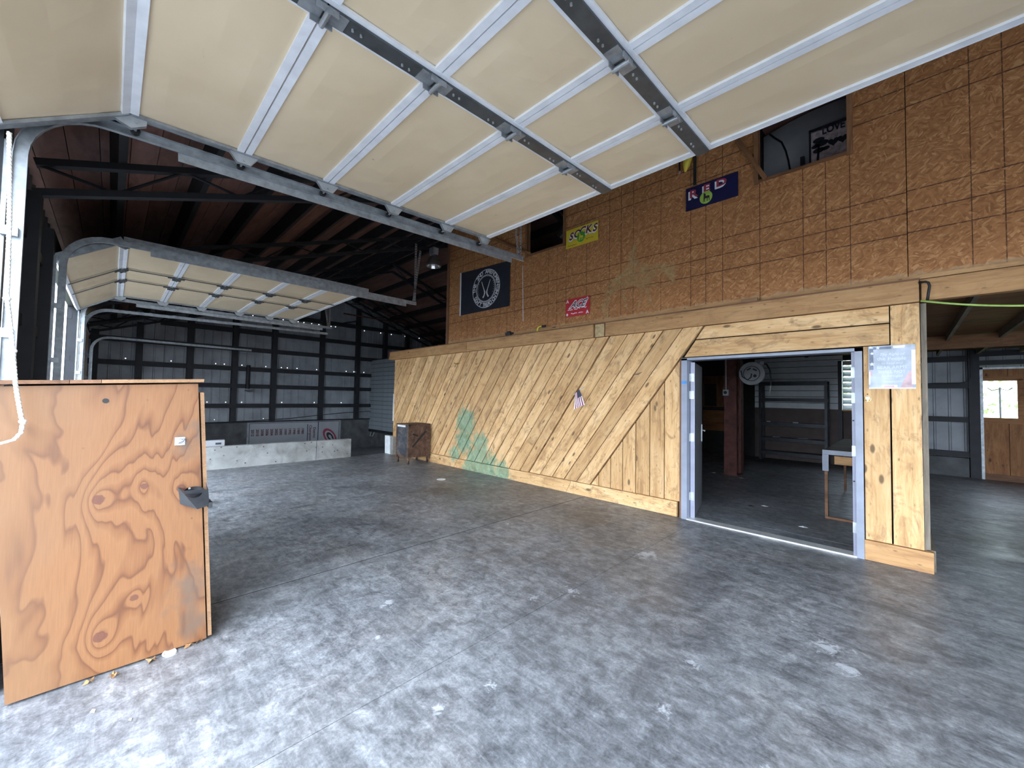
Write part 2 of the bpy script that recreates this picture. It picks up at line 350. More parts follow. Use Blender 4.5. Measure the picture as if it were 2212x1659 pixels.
# ------------------------------------------------------------------ mesh helpers
class MB:
    def __init__(s): s.v = []; s.f = []; s.mi = []; s.cur = 0
    def add(s, vs, fs):
        n = len(s.v); s.v += [tuple(v) for v in vs]; s.f += [tuple(i+n for i in f) for f in fs]; s.mi += [s.cur]*len(fs); return s
    def box(s, x0, x1, y0, y1, z0, z1):
        return s.add([(x0, y0, z0), (x1, y0, z0), (x1, y1, z0), (x0, y1, z0), (x0, y0, z1), (x1, y0, z1), (x1, y1, z1), (x0, y1, z1)],
                     [(0, 3, 2, 1), (4, 5, 6, 7), (0, 1, 5, 4), (1, 2, 6, 5), (2, 3, 7, 6), (3, 0, 4, 7)])
    def obox(s, o, ex, ey, ez, a, b, c):
        """box with corner ranges a,b,c along unit vectors ex,ey,ez from o"""
        o, ex, ey, ez = Vector(o), Vector(ex), Vector(ey), Vector(ez)
        m = MB().box(a[0], a[1], b[0], b[1], c[0], c[1])
        return s.add([o+ex*p[0]+ey*p[1]+ez*p[2] for p in m.v], m.f)
    def prism(s, poly, y0, y1):
        """polygon in (x,z), extruded from y0 to y1 (front faces -y when ccw seen from -y)"""
        n = len(poly)
        vs = [(p[0], y0, p[1]) for p in poly]+[(p[0], y1, p[1]) for p in poly]
        fs = [tuple(range(n)), tuple(range(2*n-1, n-1, -1))]+[(i, i+n, (i+1) % n+n, (i+1) % n) for i in range(n)]
        return s.add(vs, fs)
    def cyl(s, p0, p1, r, n=12, r1=None, caps=True):
        p0, p1 = Vector(p0), Vector(p1); d = (p1-p0).normalized(); r1 = r if r1 is None else r1
        a = d.orthogonal().normalized(); b = d.cross(a)
        vs = []
        for p, q in ((p0, r), (p1, r1)):
            for i in range(n): t = 2*PI*i/n; vs.append(p+a*q*math.cos(t)+b*q*math.sin(t))
        fs = [(i, (i+1) % n, (i+1) % n+n, i+n) for i in range(n)]
        if caps: fs += [tuple(range(n-1, -1, -1)), tuple(range(n, 2*n))]
        return s.add(vs, fs)
    def tube(s, pts, r, n=8):
        pts = [Vector(p) for p in pts]; m = len(pts); vs = []
        a = None
        for i, p in enumerate(pts):
            d = (pts[min(i+1, m-1)]-pts[max(i-1, 0)]).normalized()
            a = (d.orthogonal() if a is None else a-d*a.dot(d)).normalized(); b = d.cross(a)
            rr = r[i] if isinstance(r, (list, tuple)) else r
            for k in range(n): t = 2*PI*k/n; vs.append(p+a*rr*math.cos(t)+b*rr*math.sin(t))
        fs = [(i*n+k, i*n+(k+1) % n, (i+1)*n+(k+1) % n, (i+1)*n+k) for i in range(m-1) for k in range(n)]
        fs += [tuple(range(n-1, -1, -1)), tuple(range((m-1)*n, m*n))]
        return s.add(vs, fs)
    def lathe(s, prof, o, ax=(0, 0, 1), n=24, closed=False):
        o = Vector(o); ax = Vector(ax).normalized(); a = ax.orthogonal().normalized(); b = ax.cross(a); vs = []
        for r, h in prof:
            for k in range(n): t = 2*PI*k/n; vs.append(o+ax*h+a*r*math.cos(t)+b*r*math.sin(t))
        m = len(prof); fs = [(i*n+k, i*n+(k+1) % n, (i+1)*n+(k+1) % n, (i+1)*n+k) for i in range(m-1) for k in range(n)]
        if closed: fs += [((m-1)*n+k, (m-1)*n+(k+1) % n, (k+1) % n, k) for k in range(n)]
        return s.add(vs, fs)
    def sweep(s, prof, path, ex=(1, 0, 0)):
        """profile points (u,h): u along ex, h along the path normal"""
        ex = Vector(ex); path = [Vector(p) for p in path]; m = len(path); n = len(prof); vs = []
        for i, p in enumerate(path):
            d = (path[min(i+1, m-1)]-path[max(i-1, 0)]).normalized(); nn = ex.cross(d)
            for u, h in prof: vs.append(p+ex*u+nn*h)
        fs = [(i*n+k, (i+1)*n+k, (i+1)*n+(k+1) % n, i*n+(k+1) % n) for i in range(m-1) for k in range(n)]
        fs += [tuple(range(n)), tuple(range(m*n-1, (m-1)*n-1, -1))]
        return s.add(vs, fs)
    def build(s, name, mats, parent=None, smooth=False, origin=None):
        o0 = Vector(origin) if origin is not None else (Vector((0, 0, 0)) if parent is None else wloc(parent))
        me = bpy.data.meshes.new(name); me.from_pydata([Vector(v)-o0 for v in s.v], [], s.f)
        for mm in (mats if isinstance(mats, (list, tuple)) else [mats]): me.materials.append(MATS[mm])
        if any(s.mi): me.polygons.foreach_set('material_index', s.mi)
        if smooth: me.polygons.foreach_set('use_smooth', [True]*len(s.f))
        import bmesh
        bm = bmesh.new(); bm.from_mesh(me); bmesh.ops.recalc_face_normals(bm, faces=bm.faces); bm.to_mesh(me); bm.free()
        o = bpy.data.objects.new(name, me); C.objects.link(o)
        if parent is not None: o.parent = parent; o.location = o0-wloc(parent)
        else: o.location = o0
        return o
def wloc(o):
    v = Vector((0, 0, 0))
    while o is not None: v += o.location; o = o.parent
    return v
def tag(o, label=None, cat=None, group=None, kind=None):
    if label: o['label'] = label
    if cat: o['category'] = cat
    if group: o['group'] = group
    if kind: o['kind'] = kind
    return o
def empty(name, loc, label=None, cat=None, group=None, kind=None, parent=None):
    o = bpy.data.objects.new(name, None); C.objects.link(o); o.empty_display_size = .1
    o.location = Vector(loc)-(wloc(parent) if parent else Vector((0, 0, 0))); o.parent = parent
    return tag(o, label, cat, group, kind)
def inst(src, parent, loc, rot=None, scale=None, name=None):
    o = bpy.data.objects.new(name or src.name.split('.')[0], src.data if hasattr(src, 'data') else src); C.objects.link(o)
    o.parent = parent; o.location = Vector(loc)-(wloc(parent) if parent else Vector((0, 0, 0)))
    if rot: o.rotation_euler = rot
    if scale: o.scale = scale
    return o
def local_board(name, mat, parent, poly, y0, y1, ang, label=None):
    """board in an XZ wall plane; poly in world (x,z); ang = direction of its length, so the grain follows it"""
    cx = sum(p[0] for p in poly)/len(poly); cz = sum(p[1] for p in poly)/len(poly); c, s_ = math.cos(ang), math.sin(ang)
    loc = [((p[0]-cx)*c+(p[1]-cz)*s_, -(p[0]-cx)*s_+(p[1]-cz)*c) for p in poly]
    m = MB().prism(loc, y0, y1); me_o = m.build(name, mat)
    me_o.parent = parent; me_o.location = Vector((cx, 0, cz))-(wloc(parent) if parent else Vector((0, 0, 0))); me_o.rotation_euler = (0, -ang, 0)
    return me_o
def clip(poly, axis, val, keep_less):
    out = []
    for i in range(len(poly)):
        a, b = poly[i], poly[(i+1) % len(poly)]
        ia = (a[axis] <= val) == keep_less or a[axis] == val; ib = (b[axis] <= val) == keep_less or b[axis] == val
        if ia: out.append(a)
        if ia != ib:
            t = (val-a[axis])/(b[axis]-a[axis]); out.append((a[0]+(b[0]-a[0])*t, a[1]+(b[1]-a[1])*t))
    return out
def textmesh(txt, size=1., shear=0., bold=0., align='CENTER', space=1.):
    cu = bpy.data.curves.new('t', 'FONT'); cu.body = txt; cu.size = size; cu.shear = shear; cu.offset = bold; cu.align_x = align; cu.align_y = 'CENTER'; cu.space_character = space; cu.resolution_u = 3
    o = bpy.data.objects.new('t', cu); C.objects.link(o); dg = bpy.context.evaluated_depsgraph_get(); me = bpy.data.meshes.new_from_object(o.evaluated_get(dg))
    vs = [v.co.copy() for v in me.vertices]; fs = [tuple(p.vertices) for p in me.polygons]
    bpy.data.objects.remove(o); bpy.data.curves.remove(cu); bpy.data.meshes.remove(me)
    return vs, fs
def addtext(mb, txt, x, y, z, size, rot=0., shear=0., bold=0., sx=1., sz=1., align='CENTER', plane='Y', space=1., tilt=0.):
    """flat lettering lying in a wall plane that faces -y (plane Y) or +x (plane X)"""
    vs, fs = textmesh(txt, size, shear, bold, align, space); c, s_ = math.cos(rot), math.sin(rot); out = []
    for v in vs:
        a, b = v.x*sx, v.y*sz; a, b = a*c-b*s_, a*s_+b*c
        out.append((x+a, y, z+b) if plane == 'Y' else (x, y+a, z+b))
    mb.add(out, fs); return mb
def disc(mb, x, y, z, rx, rz, n=28, inner=None):
    if inner is None:
        mb.add([(x+rx*math.cos(2*PI*i/n), y, z+rz*math.sin(2*PI*i/n)) for i in range(n)], [tuple(range(n))])
    else:
        vs = [(x+k*rx*math.cos(2*PI*i/n), y, z+k*rz*math.sin(2*PI*i/n)) for k in (1, inner) for i in range(n)]
        mb.add(vs, [(i, (i+1) % n, (i+1) % n+n, i+n) for i in range(n)])
    return mb

# ================================================================== SETTING
# ---- ground outside
g = MB().box(-60, 60, -60, -4.5, -.7, -.06).build('ground', 'gravel'); tag(g, kind='structure')
g = MB().box(-60, 60, 13.9, 90, -.7, -.06).build('ground', 'grass'); tag(g, kind='structure')
g = MB().box(-60, -16.3, -4.5, 13.9, -.9, -.3).build('ground', 'grass'); tag(g, kind='structure')
g = MB().box(6.4, 60, -4.5, 13.9, -.9, -.1).build('ground', 'gravel'); tag(g, kind='structure')
g = MB().box(-16.3, 6.4, -4.5, -.62, -.4, -.015).build('ground', 'apron'); tag(g, kind='structure')
# ---- floor slabs
fl = empty('floor', (-2, 6, 0), kind='structure')
XS = [-10.3, -7.95, -6.12, -3.75, -2.0, 6.3]; YS = [-.62, 5.93, 13.75]
gp = .004
GX = [.004, .002, .003, .009, .002, .004]
for i in range(len(XS)-1):
    for j in range(2):
        MB().box(XS[i]+GX[i], XS[i+1]-GX[i+1], YS[j]+gp, YS[j+1]-gp, -.12, 0).build('slab', 'concrete_floor', fl)
MB().box(-10.3, 6.3, -.62, 13.75, -.3, -.0025).build('slab_joint', 'dark_base', fl)
m = MB().add([(-10.3, -.62, 0), (-16.1, -.62, -.58), (-16.1, 13.75, -.58), (-10.3, 13.75, 0), (-10.3, -.62, -.3), (-16.1, -.62, -.9), (-16.1, 13.75, -.9), (-10.3, 13.75, -.3)],
             [(0, 1, 2, 3), (4, 7, 6, 5), (0, 4, 5, 1), (1, 5, 6, 2), (2, 6, 7, 3), (3, 7, 4, 0)])
m.build('ramp', 'concrete_floor', fl)
MB().cyl((-6.386, 4.539, -.02), (-6.386, 4.539, .004), .085, 20).build('drain_cover', 'paper_white', fl)

# ---- roof: deck boards, purlins, open-web trusses
RY, SL = 5.97, .345
def chord(y): return 3.34+SL*(y if y <= RY else 2*RY-y)
ce = empty('ceiling', (-5, RY, 5.9), kind='structure')
sl = math.atan(SL); cs, sn = math.cos(sl), math.sin(sl)
XA, XB = -16.2, 6.3
for side in (1, -1):
    L = (RY+.75)/cs if side == 1 else (13.9-RY)/cs
    n = 34 if side == 1 else 36
    wd = L/n
    bd = None
    for i in range(n):
        d = i*wd+wd/2; y = RY-side*d*cs; z = chord(RY)+.50-d*sn
        if bd is None: bd = MB().box(-(XB-XA)/2, (XB-XA)/2, -wd/2+.003, wd/2-.003, 0, .025).build('deck_board', 'roof_deck', ce, origin=(0, 0, 0)); bd.location = Vector(((XA+XB)/2, y, z))-wloc(ce); bd.rotation_euler = (side*sl, 0, 0)
        else: inst(bd, ce, ((XA+XB)/2, y, z), (side*sl, 0, 0))
    MB().add([(XA, RY, chord(RY)+.56), (XB, RY, chord(RY)+.56), (XB, RY-side*L*cs, chord(RY)+.56-L*sn), (XA, RY-side*L*cs, chord(RY)+.56-L*sn)], [(0, 1, 2, 3)]).build('roof_sheet', 'sheet_dark', ce)
    np_ = 11
    for i in range(np_):
        d = .15+i*(L-.25)/(np_-1); y = RY-side*d*cs; z = chord(RY)+.30-d*sn
        if i == 0 and side == 1: pr = MB().box(-(XB-XA)/2, (XB-XA)/2, -.03, .03, 0, .195).build('purlin', 'girt_steel', ce, origin=(0, 0, 0)); pr.location = Vector(((XA+XB)/2, y, z))-wloc(ce); pr.rotation_euler = (side*sl, 0, 0)
        else: inst(pr, ce, ((XA+XB)/2, y, z), (side*sl, 0, 0))
proto = None
TX = [-5.0, -8.1, -11.2, -14.3, -15.75, -1.9, 1.2, 4.3]
for tx in TX:
    t = empty('roof_truss', (tx, RY, chord(RY)), parent=ce)
    if proto is None:
        proto = []
        for side in (1, -1):
            ye = -.5 if side == 1 else 13.6
            for dz, h in ((0, .055), (.25, .055)):
                m = MB(); a = Vector((tx, RY, chord(RY)+dz)); b = Vector((tx, ye, chord(ye)+dz)); d = (b-a).normalized(); nn = Vector((0, -d.z, d.y)); nn = nn if nn.z > 0 else -nn
                m.obox(a, (1, 0, 0), d, nn, (-.04, .04), (0, (b-a).length), (0, h)); proto.append((m.build('chord', 'girt_steel', t)))
            nw = 14; ys = [RY+(ye-RY)*i/nw for i in range(nw+1)]
            for i in range(nw):
                y0, y1 = (ys[i], ys[i+1]); za, zb = ((.04, .27) if i % 2 else (.27, .04))
                m = MB().cyl((tx, y0, chord(y0)+za), (tx, y1, chord(y1)+zb), .014, 6); proto.append(m.build('web', 'girt_steel', t))
    else:
        for p in proto:
            q = p.copy(); C.objects.link(q); q.parent = t
    # column under the front end of each frame
# ridge tie pipe visible beyond the second door
tie = MB().cyl((-15.4, 6.2, 4.75), (-15.4, 10.6, 4.75), .03, 8).build('tie_pipe', 'red_iron', ce)

# ---- front wall between and around the door openings (inner face y = -.55)
wf = empty('wall_front', (-5, -.6, 0), kind='structure')
def sheet_wall(parent, spans, yf, mat, z0f, z1f, face=1, rib=.24, nm='wall_sheet', holes=None, along='x'):
    """corrugated sheets: each span (a,b) split in sheets of ~.96 m with trapezoid ribs every rib m"""
    for a, b in spans:
        n = max(1, round((b-a)/.96)); wd = (b-a)/n
        for k in range(n):
            m = MB(); s0 = a+k*wd; s1 = s0+wd; u = s0; cols = []
            while u < s1-1e-6:
                e = min(u+rib, s1); cols += [(u, 0), (max(u, e-.05), 0), (max(u, e-.037), .018), (max(u, e-.013), .018)]; u = e
            cols.append((s1, 0))
            def P(c, z):
                return (c[0], yf-face*c[1], z) if along == 'x' else (yf-face*c[1], c[0], z)
            for c0, c1 in zip(cols, cols[1:]):
                if c1[0]-c0[0] < 1e-5: continue
                zs = [(z0f(c0[0]), z0f(c1[0]))]
                hz = []
                if holes and c1[0]-c0[0] > .1: hz = [h for h in holes if h < z1f(c0[0])-.15 and random.random() < holes[h]]
                rows = []
                lo0, lo1 = z0f(c0[0]), z0f(c1[0])
                for h in sorted(hz):
                    rows.append((lo0, lo1, h-.009, h-.009)); lo0 = lo1 = h+.009
                    um = (c0[0]+c1[0])/2+random.uniform(-.05, .05)
                    for ua, ub in ((c0[0], um-.010), (um+.010, c1[0])):
                        m.add([P((ua, c0[1]), h-.009), P((ub, c0[1]), h-.009), P((ub, c0[1]), h+.009), P((ua, c0[1]), h+.009)], [(0, 1, 2, 3)])
                rows.append((lo0, lo1, z1f(c0[0]), z1f(c1[0])))
                for r in rows: m.add([P(c0, r[0]), P(c1, r[1]), P(c1, r[3]), P(c0, r[2])], [(0, 1, 2, 3)])
            m.build(nm, mat, parent)
D1 = (-3.32, .54); D2 = (-6.17, -9.8); D3 = (-10.6, -14.2)
top = lambda x: chord(-.55)+.32
sheet_wall(wf, [(-16.1, -14.3), (-10.5, -9.9), (-6.1, -3.42), (.64, 1.5), (5.2, 6.3)], -.58, 'sheet_dark', lambda x: -.6, top, face=-1)
sheet_wall(wf, [(-14.3, -10.5), (-9.9, -6.1), (-3.42, .64), (1.5, 5.2)], -.58, 'sheet_dark', lambda x: 3.02, top, face=-1)
for x in (-3.5, -5.0, -6.02, -9.98, -10.42, -14.4, .72, 1.42, 5.3):
    MB().box(x-.075, x+.075, -.565, -.46, -.02 if x > -10.2 else -.6, chord(-.5)+.02).build('post', 'girt_steel', wf)
for x0, x1 in ((-3.42, -6.1), (-9.9, -10.5), (-14.3, -16.1)):
    for z in (.7, 1.4, 2.1, 2.8):
        MB().box(x1, x0, -.57, -.52, z, z+.09).build('girt', 'girt_steel', wf)
for x0, x1 in ((-3.42, .64), (-9.9, -6.1), (-14.3, -10.5)):
    MB().box(x0, x1, -.57, -.47, 3.0, 3.22).build('header', 'girt_steel', wf)
jt = MB().box(-3.41, -3.34, -.62, -.52, 0, 3.02).build('jamb_trim', 'white_plastic', wf)

# ---- far gable wall (x = -16): plinth, sheets, girts, posts
wl = empty('wall_left', (-16, 6, 0), kind='structure')
MB().box(-16.2, -15.95, -.6, 13.7, -.75, .60).build('plinth', 'plinth_concrete', wl)
MB().box(-16.0, -15.86, -.6, 13.7, .60, .645).build('sill', 'girt_steel', wl)
sheet_wall(wl, [(-.55, 13.65)], -16.0, 'sheet_metal', lambda y: .6, lambda y: chord(y)+.5, face=-1, along='y',
           holes={4.29: .6, 3.62: .05, 3.0: .05, 2.55: .4, 1.29: .45, .72: .15})
for z in (4.392, 3.70, 3.09, 2.42, 1.84, 1.175):
    ya, yb = -.5, 13.6
    if z > 3.3: ya = (z-3.3)/SL-.2; yb = 2*RY-ya
    MB().box(-15.99, -15.84, ya, min(yb, 7.72 if z < 2.6 else 20), z-.07, z+.07).build('girt', 'girt_steel', wl)
for y in (-.39, .518, 1.677, 2.845, 4.005, 5.63, 7.024, 8.21, 9.28, 10.6, 12):
    MB().box(-15.98, -15.80, y-.075, y+.075, .6, chord(y)+.1).build('post', 'girt_steel', wl)
MB().cyl((-15.8, 5.7, 4.25), (-15.8, 6.95, 4.62), .025, 6).build('brace', 'girt_steel', wl)
MB().tube([(-15.8, 1.5, .62), (-15.8, 3.3, .66), (-15.8, 4.6, .72), (-15.8, 5.6, .82), (-15.8, 6.6, .90), (-15.8, 7.6, .94)], .012, 6).build('conduit', 'black_metal', wl)
MB().cyl((-15.78, 3.22, 1.75), (-15.78, 3.22, 2.55), .06, 8).build('pipe', 'girt_steel', wl)
MB().lathe([(.0, 0), (.11, 0), (.14, -.04), (.02, -.08)], (-15.7, 3.25, 1.72), (0, 0, 1), 12).build('vent_cap', 'galvanised', wl)

# ---- right end wall and rear wall
wr = empty('wall_right', (6.35, 6, 0), kind='structure')
for y in (-.5, 4.2, 8.9, 13.6): MB().box(6.3, 6.45, y-.08, y+.08, 0, chord(y)).build('post', 'girt_steel', wr)
MB().box(6.3, 6.45, -.5, 13.6, 2.95, 3.2).build('header', 'girt_steel', wr)
sheet_wall(wr, [(4.2, 13.6)], 6.4, 'sheet_dark', lambda y: 0, lambda y: 3.0, face=1, along='y')
sheet_wall(wr, [(-.5, 13.6)], 6.4, 'sheet_dark', lambda y: 3.0, lambda y: chord(y)+.5, face=1, along='y')
wb = empty('wall_rear', (1, 13.7, 0), kind='structure')
sheet_wall(wb, [(-16.1, -1.16), (-.54, 1.1)], 13.68, 'sheet_metal', lambda x: -.6 if x < -10.3 else 0, lambda x: chord(13.6)+.35, face=1)
sheet_wall(wb, [(-1.16, -.54)], 13.68, 'sheet_metal', lambda x: 0, lambda x: 1.42, face=1)
sheet_wall(wb, [(3.6, 6.3)], 13.68, 'sheet_metal', lambda x: 0, lambda x: chord(13.6)+.35, face=1)
sheet_wall(wb, [(1.1, 3.6)], 13.68, 'sheet_metal', lambda x: 2.40, lambda x: chord(13.6)+.35, face=1)
MB().box(.15, 1.0, 13.5, 13.68, 0, .42).build('plinth', 'plinth_concrete', wb)
for x in (1.1, 3.68): MB().box(x-.08, x+.08, 13.46, 13.66, 0, 3.0).build('post', 'girt_steel', wb)
for z in (.50, 1.28, 2.05, 2.66): MB().box(.15, 1.02, 13.5, 13.64, z-.06, z+.06).build('girt', 'girt_steel', wb)
for z in (2.5, 2.7): MB().box(1.1, 3.7, 13.5, 13.64, z, z+.10).build('girt', 'girt_steel', wb)

# ================================================================== OVERHEAD DOORS
CH = [(-.003, -.028), (.022, -.028), (.022, -.024), (.002, -.024), (.002, .024), (.022, .024), (.022, .028), (-.003, .028)]
def track_path(x, y0, z0, y1, z1, yv=-.40, zb=0.02, r=.33):
    pts = [(x, y1, z1)]
    s = (z1-z0)/(y1-y0); yc = yv+r
    zc = z0+s*(yc-y0)
    pts.append((x, yc, zc))
    for k in range(1, 9):
        a = k/8*PI/2; pts.append((x, yc-r*math.sin(a), zc-r*(1-math.cos(a))))
    pts.append((x, yv, zb)); return pts
def overhead_door(name, joints, x0, x1, stiles, label, stile_w=.033, thin=False, roller=True, tracks=True, tend=(3.61, 3.66), trz=None, zb=.02):
    d = empty(name, ((x0+x1)/2, 0, 3.3), label, kind='structure')
    ns = len(joints)-1
    for i in range(ns):
        A = Vector((0, *joints[i])); B = Vector((0, *joints[i+1])); L = (B-A).length; es = (B-A)/L; en = Vector((0, es.z, -es.y))
        if en.z > 0: en = -en
        if i == 0 and en.y < 0: en = -en
        ex = Vector((1, 0, 0))
        pb = MB()
        # cushion-backed panel: gently domed grid
        nu, nv = 10, 4; vs = []
        edges = [x0]+list(stiles)+[x1]
        for a, b in zip(edges, edges[1:]):
            base = len(pb.v); vs = []
            for iu in range(nu+1):
                for iv in range(nv+1):
                    fu, fv = iu/nu, iv/nv
                    h = .010*(1-(2*fu-1)**6)*(1-(2*fv-1)**4)*(0.6+.4*math.sin(9*fu+5*fv+i*2+a))
                    vs.append(A+ex*(a+(b-a)*fu)+es*(L*fv)+en*h)
            pb.add(vs, [(iu*(nv+1)+iv, iu*(nv+1)+iv+1, (iu+1)*(nv+1)+iv+1, (iu+1)*(nv+1)+iv) for iu in range(nu) for iv in range(nv)])
        pb.obox(A, ex, es, en, (x0, x1), (.002, L-.002), (-.045, -.004))
        sec = pb.build('door_section', 'cream_panel', d, smooth=False)
        for s0, s1 in ((.004, .043), (L-.043, L-.004)):
            MB().obox(A, ex, es, en, (x0, x1), (s0, s1), (0, .016)).build('rail', 'white_rail', sec)
        for su in stiles:
            if thin:
                MB().obox(A, ex, es, en, (su-.015, su+.015), (.02, L-.02), (.016, .024)).build('stile', 'stile_steel', sec)
            else:
                MB().obox(A, ex, es, en, (su-.066, su+.066), (.0, L), (.004, .020)).build('flange', 'white_rail', sec)
                MB().obox(A, ex, es, en, (su-.042, su+.042), (-.004, L+.004), (.020, .032)).build('stile', 'stile_steel', sec)
            if i < ns-1 or True:
                # hinge at the joint with the next section
                if i < ns-1:
                    o = A+ex*su; hw = .04 if not thin else .03
                    hb = MB()
                    hb.obox(o, ex, es, en, (-hw, hw), (L-.10, L-.012), (.030, .037)); hb.obox(o, ex, es, en, (-hw, hw), (L+.012, L+.09), (.030, .037))
                    for sg in (-1, 1): hb.obox(o, ex, es, en, (sg*hw-.003, sg*hw+.003), (L-.05, L+.045), (.03, .062))
                    hb.cyl(o+ex*(-hw-.008)+es*L+en*.058, o+ex*(hw+.008)+es*L+en*.058, .0125, 10)
                    hb.build('hinge', 'galvanised' if not thin else 'stile_steel', sec)
                if not thin:
                    bb = MB()
                    for sb in (.12, .16, L-.15, L-.19):
                        for uu in (0.004*(1 if sb < .2 else -3),): bb.cyl(A+ex*(su+uu)+es*sb+en*.030, A+ex*(su+uu)+es*sb+en*.042, .006, 6)
                    bb.build('bolt', 'pale_steel', sec)
        for u0, sgn in ((x0, 1), (x1, -1)):
            m = MB().obox(A, ex, es, en, (min(u0, u0+sgn*.05), max(u0, u0+sgn*.05)), (0, L), (.004, .022))
            m.obox(A, ex, es, en, (u0-.003, u0+.003), (0, L), (-.045, .022)); m.build('end_stile', 'galvanised', sec)
            # roller bracket at the joint
            o = A+ex*u0; rb = MB(); q = L if i < ns-1 else L-.05
            tri = [(-.085, .022), (.085, .022), (.04, .085), (-.04, .085)]
            for du in (0.006, 0.03):
                p = [o+ex*(sgn*du)+es*(q+a)+en*b for a, b in tri]; rb.add(p+[v+ex*(sgn*.003) for v in p], [(0, 1, 2, 3), (7, 6, 5, 4), (0, 4, 5, 1), (1, 5, 6, 2), (2, 6, 7, 3), (3, 7, 4, 0)])
            rb.cyl(o+ex*(-sgn*.085)+es*q+en*.060, o+ex*(sgn*.04)+es*q+en*.060, .007, 8)
            rb.build('roller_bracket', 'pale_steel', sec)
            MB().cyl(o+ex*(-sgn*.092)+es*q+en*.060, o+ex*(-sgn*.068)+es*q+en*.060, .024, 12).build('roller', 'black_plastic', sec)
    # bottom edge weather strip on the free inner end
    A = Vector((0, *joints[-2])); B = Vector((0, *joints[-1])); es = (B-A).normalized(); en = Vector((0, es.z, -es.y))
    MB().obox(B, (1, 0, 0), es, en, (x0, x1), (0, .008), (-.045, .018)).build('edge_strip', 'white_rail', d)
    if tracks:
        for u0, sgn in ((x0, 1), (x1, -1)):
            ux = u0-sgn*.10
            z0, z1 = trz or (joints[1][1]-.062, joints[-1][1]-.062)
            y0, y1 = joints[1][0], joints[-1][0]; s = (z1-z0)/(y1-y0)
            yend = tend[0]; pth = track_path(ux, y0, z0, yend, z0+s*(yend-y0), zb=zb)
            prof = [(sgn*a, b) for a, b in CH]
            MB().sweep(prof, pth).build('track', 'galvanised', d)
            ag = MB().sweep([(-sgn*.004, .028), (-sgn*.004, .085), (-sgn*.008, .085), (-sgn*.008, .028)], [(ux, yend-.2, z0+s*(yend-.2-y0)), (ux, .25, z0+s*(.25-y0))]); ag.build('track_angle', 'galvanised', d)
            # perforated hangers at the inner end
            for (dy, ddy, hh) in ((-.04, 0., 1.05 if name != 'door_1' else .9), (-.07, -.16 if sgn == 1 else .12, .95)):
                p0 = Vector((ux-sgn*.012, yend+dy, z0+s*(yend-y0))); p1 = p0+Vector((0, ddy, hh)); dd = (p1-p0).normalized(); LL = (p1-p0).length
                hm = MB(); side = Vector((1, 0, 0)).cross(dd)
                k = 0.
                while k < LL:  # slotted strip: two rails with rungs, so the slots are real
                    hm.obox(p0, (1, 0, 0), dd, side, (-.002, .002), (k, min(k+.022, LL)), (-.018, .018)); k += .045
                for q in (-.018, .010): hm.obox(p0, (1, 0, 0), dd, side, (-.002, .002), (0, LL), (q, q+.008))
                hm.build('track_hanger', 'pale_steel', d)
            # wall angle behind the vertical track, brackets
            MB().box(min(ux-sgn*.01, ux-sgn*.05), max(ux-sgn*.01, ux-sgn*.05), -.5, -.44, zb, 2.95).build('track_post', 'galvanised', d)
            for z in (.6, 1.3, 1.9, 2.45):
                MB().box(ux-.03, ux+.03, -.45, -.39, z-.025, z+.025).build('track_bracket', 'pale_steel', d)
    return d
j1 = [(-.49, 2.955), (.01, 3.277), (.593, 3.30), (1.164, 3.322), (1.75, 3.345), (2.344, 3.368), (2.90, 3.392)]
d1 = overhead_door('door_1', j1, -3.32, .54, (-1.78, -1.0), 'large cream sectional overhead door rolled up across the top of the view')
j2 = [(-.47, 2.945), (.03, 3.28), (.605, 3.281), (1.178, 3.282), (1.796, 3.284), (2.349, 3.284), (2.865, 3.283)]
d2 = overhead_door('door_2', j2, -9.8, -6.17, (-8.27, -7.53), 'smaller-looking cream overhead door rolled up beyond the first one', thin=True, tend=(3.7, 3.7))
# third door, shut, beyond: panels seen edge-on
d3 = empty('door_3', (-12.4, -.45, 0), 'closed overhead door in the far corner of the front wall', kind='structure')
for i in range(6):
    z0 = -.30+i*.55
    sec = MB().box(-14.2, -10.6, -.50, -.455, z0+.003, z0+.547).build('door_section', 'cream_panel', d3)
    for a, b in ((0.004, .043), (.507, .546)): MB().box(-14.2, -10.6, -.455, -.44, z0+a, z0+b).build('rail', 'white_rail', sec)
for ux, sgn in ((-10.5, -1), (-14.3, 1)):
    MB().sweep([(sgn*a, b) for a, b in CH], track_path(ux, 0, 3.10 if sgn == -1 else 2.95, 3.84 if sgn == -1 else 2.98, 3.16 if sgn == -1 else 2.92, zb=-.3)).build('track', 'galvanised', d3)

# ================================================================== WOOD PARTITION
wk = empty('wall_back', (-5, 5.56, 0), kind='structure')
MB().box(-10.12, -2.18, 5.61, 5.63, 0, 2.8).build('backing', 'dark_backing', wk)
MB().box(-2.18, .10, 5.61, 5.63, 2.19, 2.8).build('backing', 'dark_backing', wk)
MB().box(-.31, .10, 5.61, 5.63, 0, 2.2).build('backing', 'dark_backing', wk)
ZT, ZB = 2.605, .212
tops = [-11.3, -11.03, -10.75, -10.47, -10.18, -9.887, -9.557, -9.29, -9.018, -8.757, -8.463, -8.142, -7.922, -7.632, -7.33, -7.058, -6.83, -6.547, -6.278, -6.034, -5.746, -5.472, -5.21, -4.946, -4.67, -4.362, -4.08, -3.817, -3.572, -3.316, -3.011, -2.726, -2.445, -2.171, -1.894]
bots = {-6.034: -7.694, -5.746: -7.418, -5.472: -7.143, -5.21: -6.863, -4.946: -6.596, -4.67: -6.354, -4.362: -6.08, -4.08: -5.804, -3.817: -5.528, -3.572: -5.242, -3.316: -5.004, -3.011: -4.737, -2.726: -4.454, -2.445: -4.186, -2.171: -3.924, -1.894: -3.651}
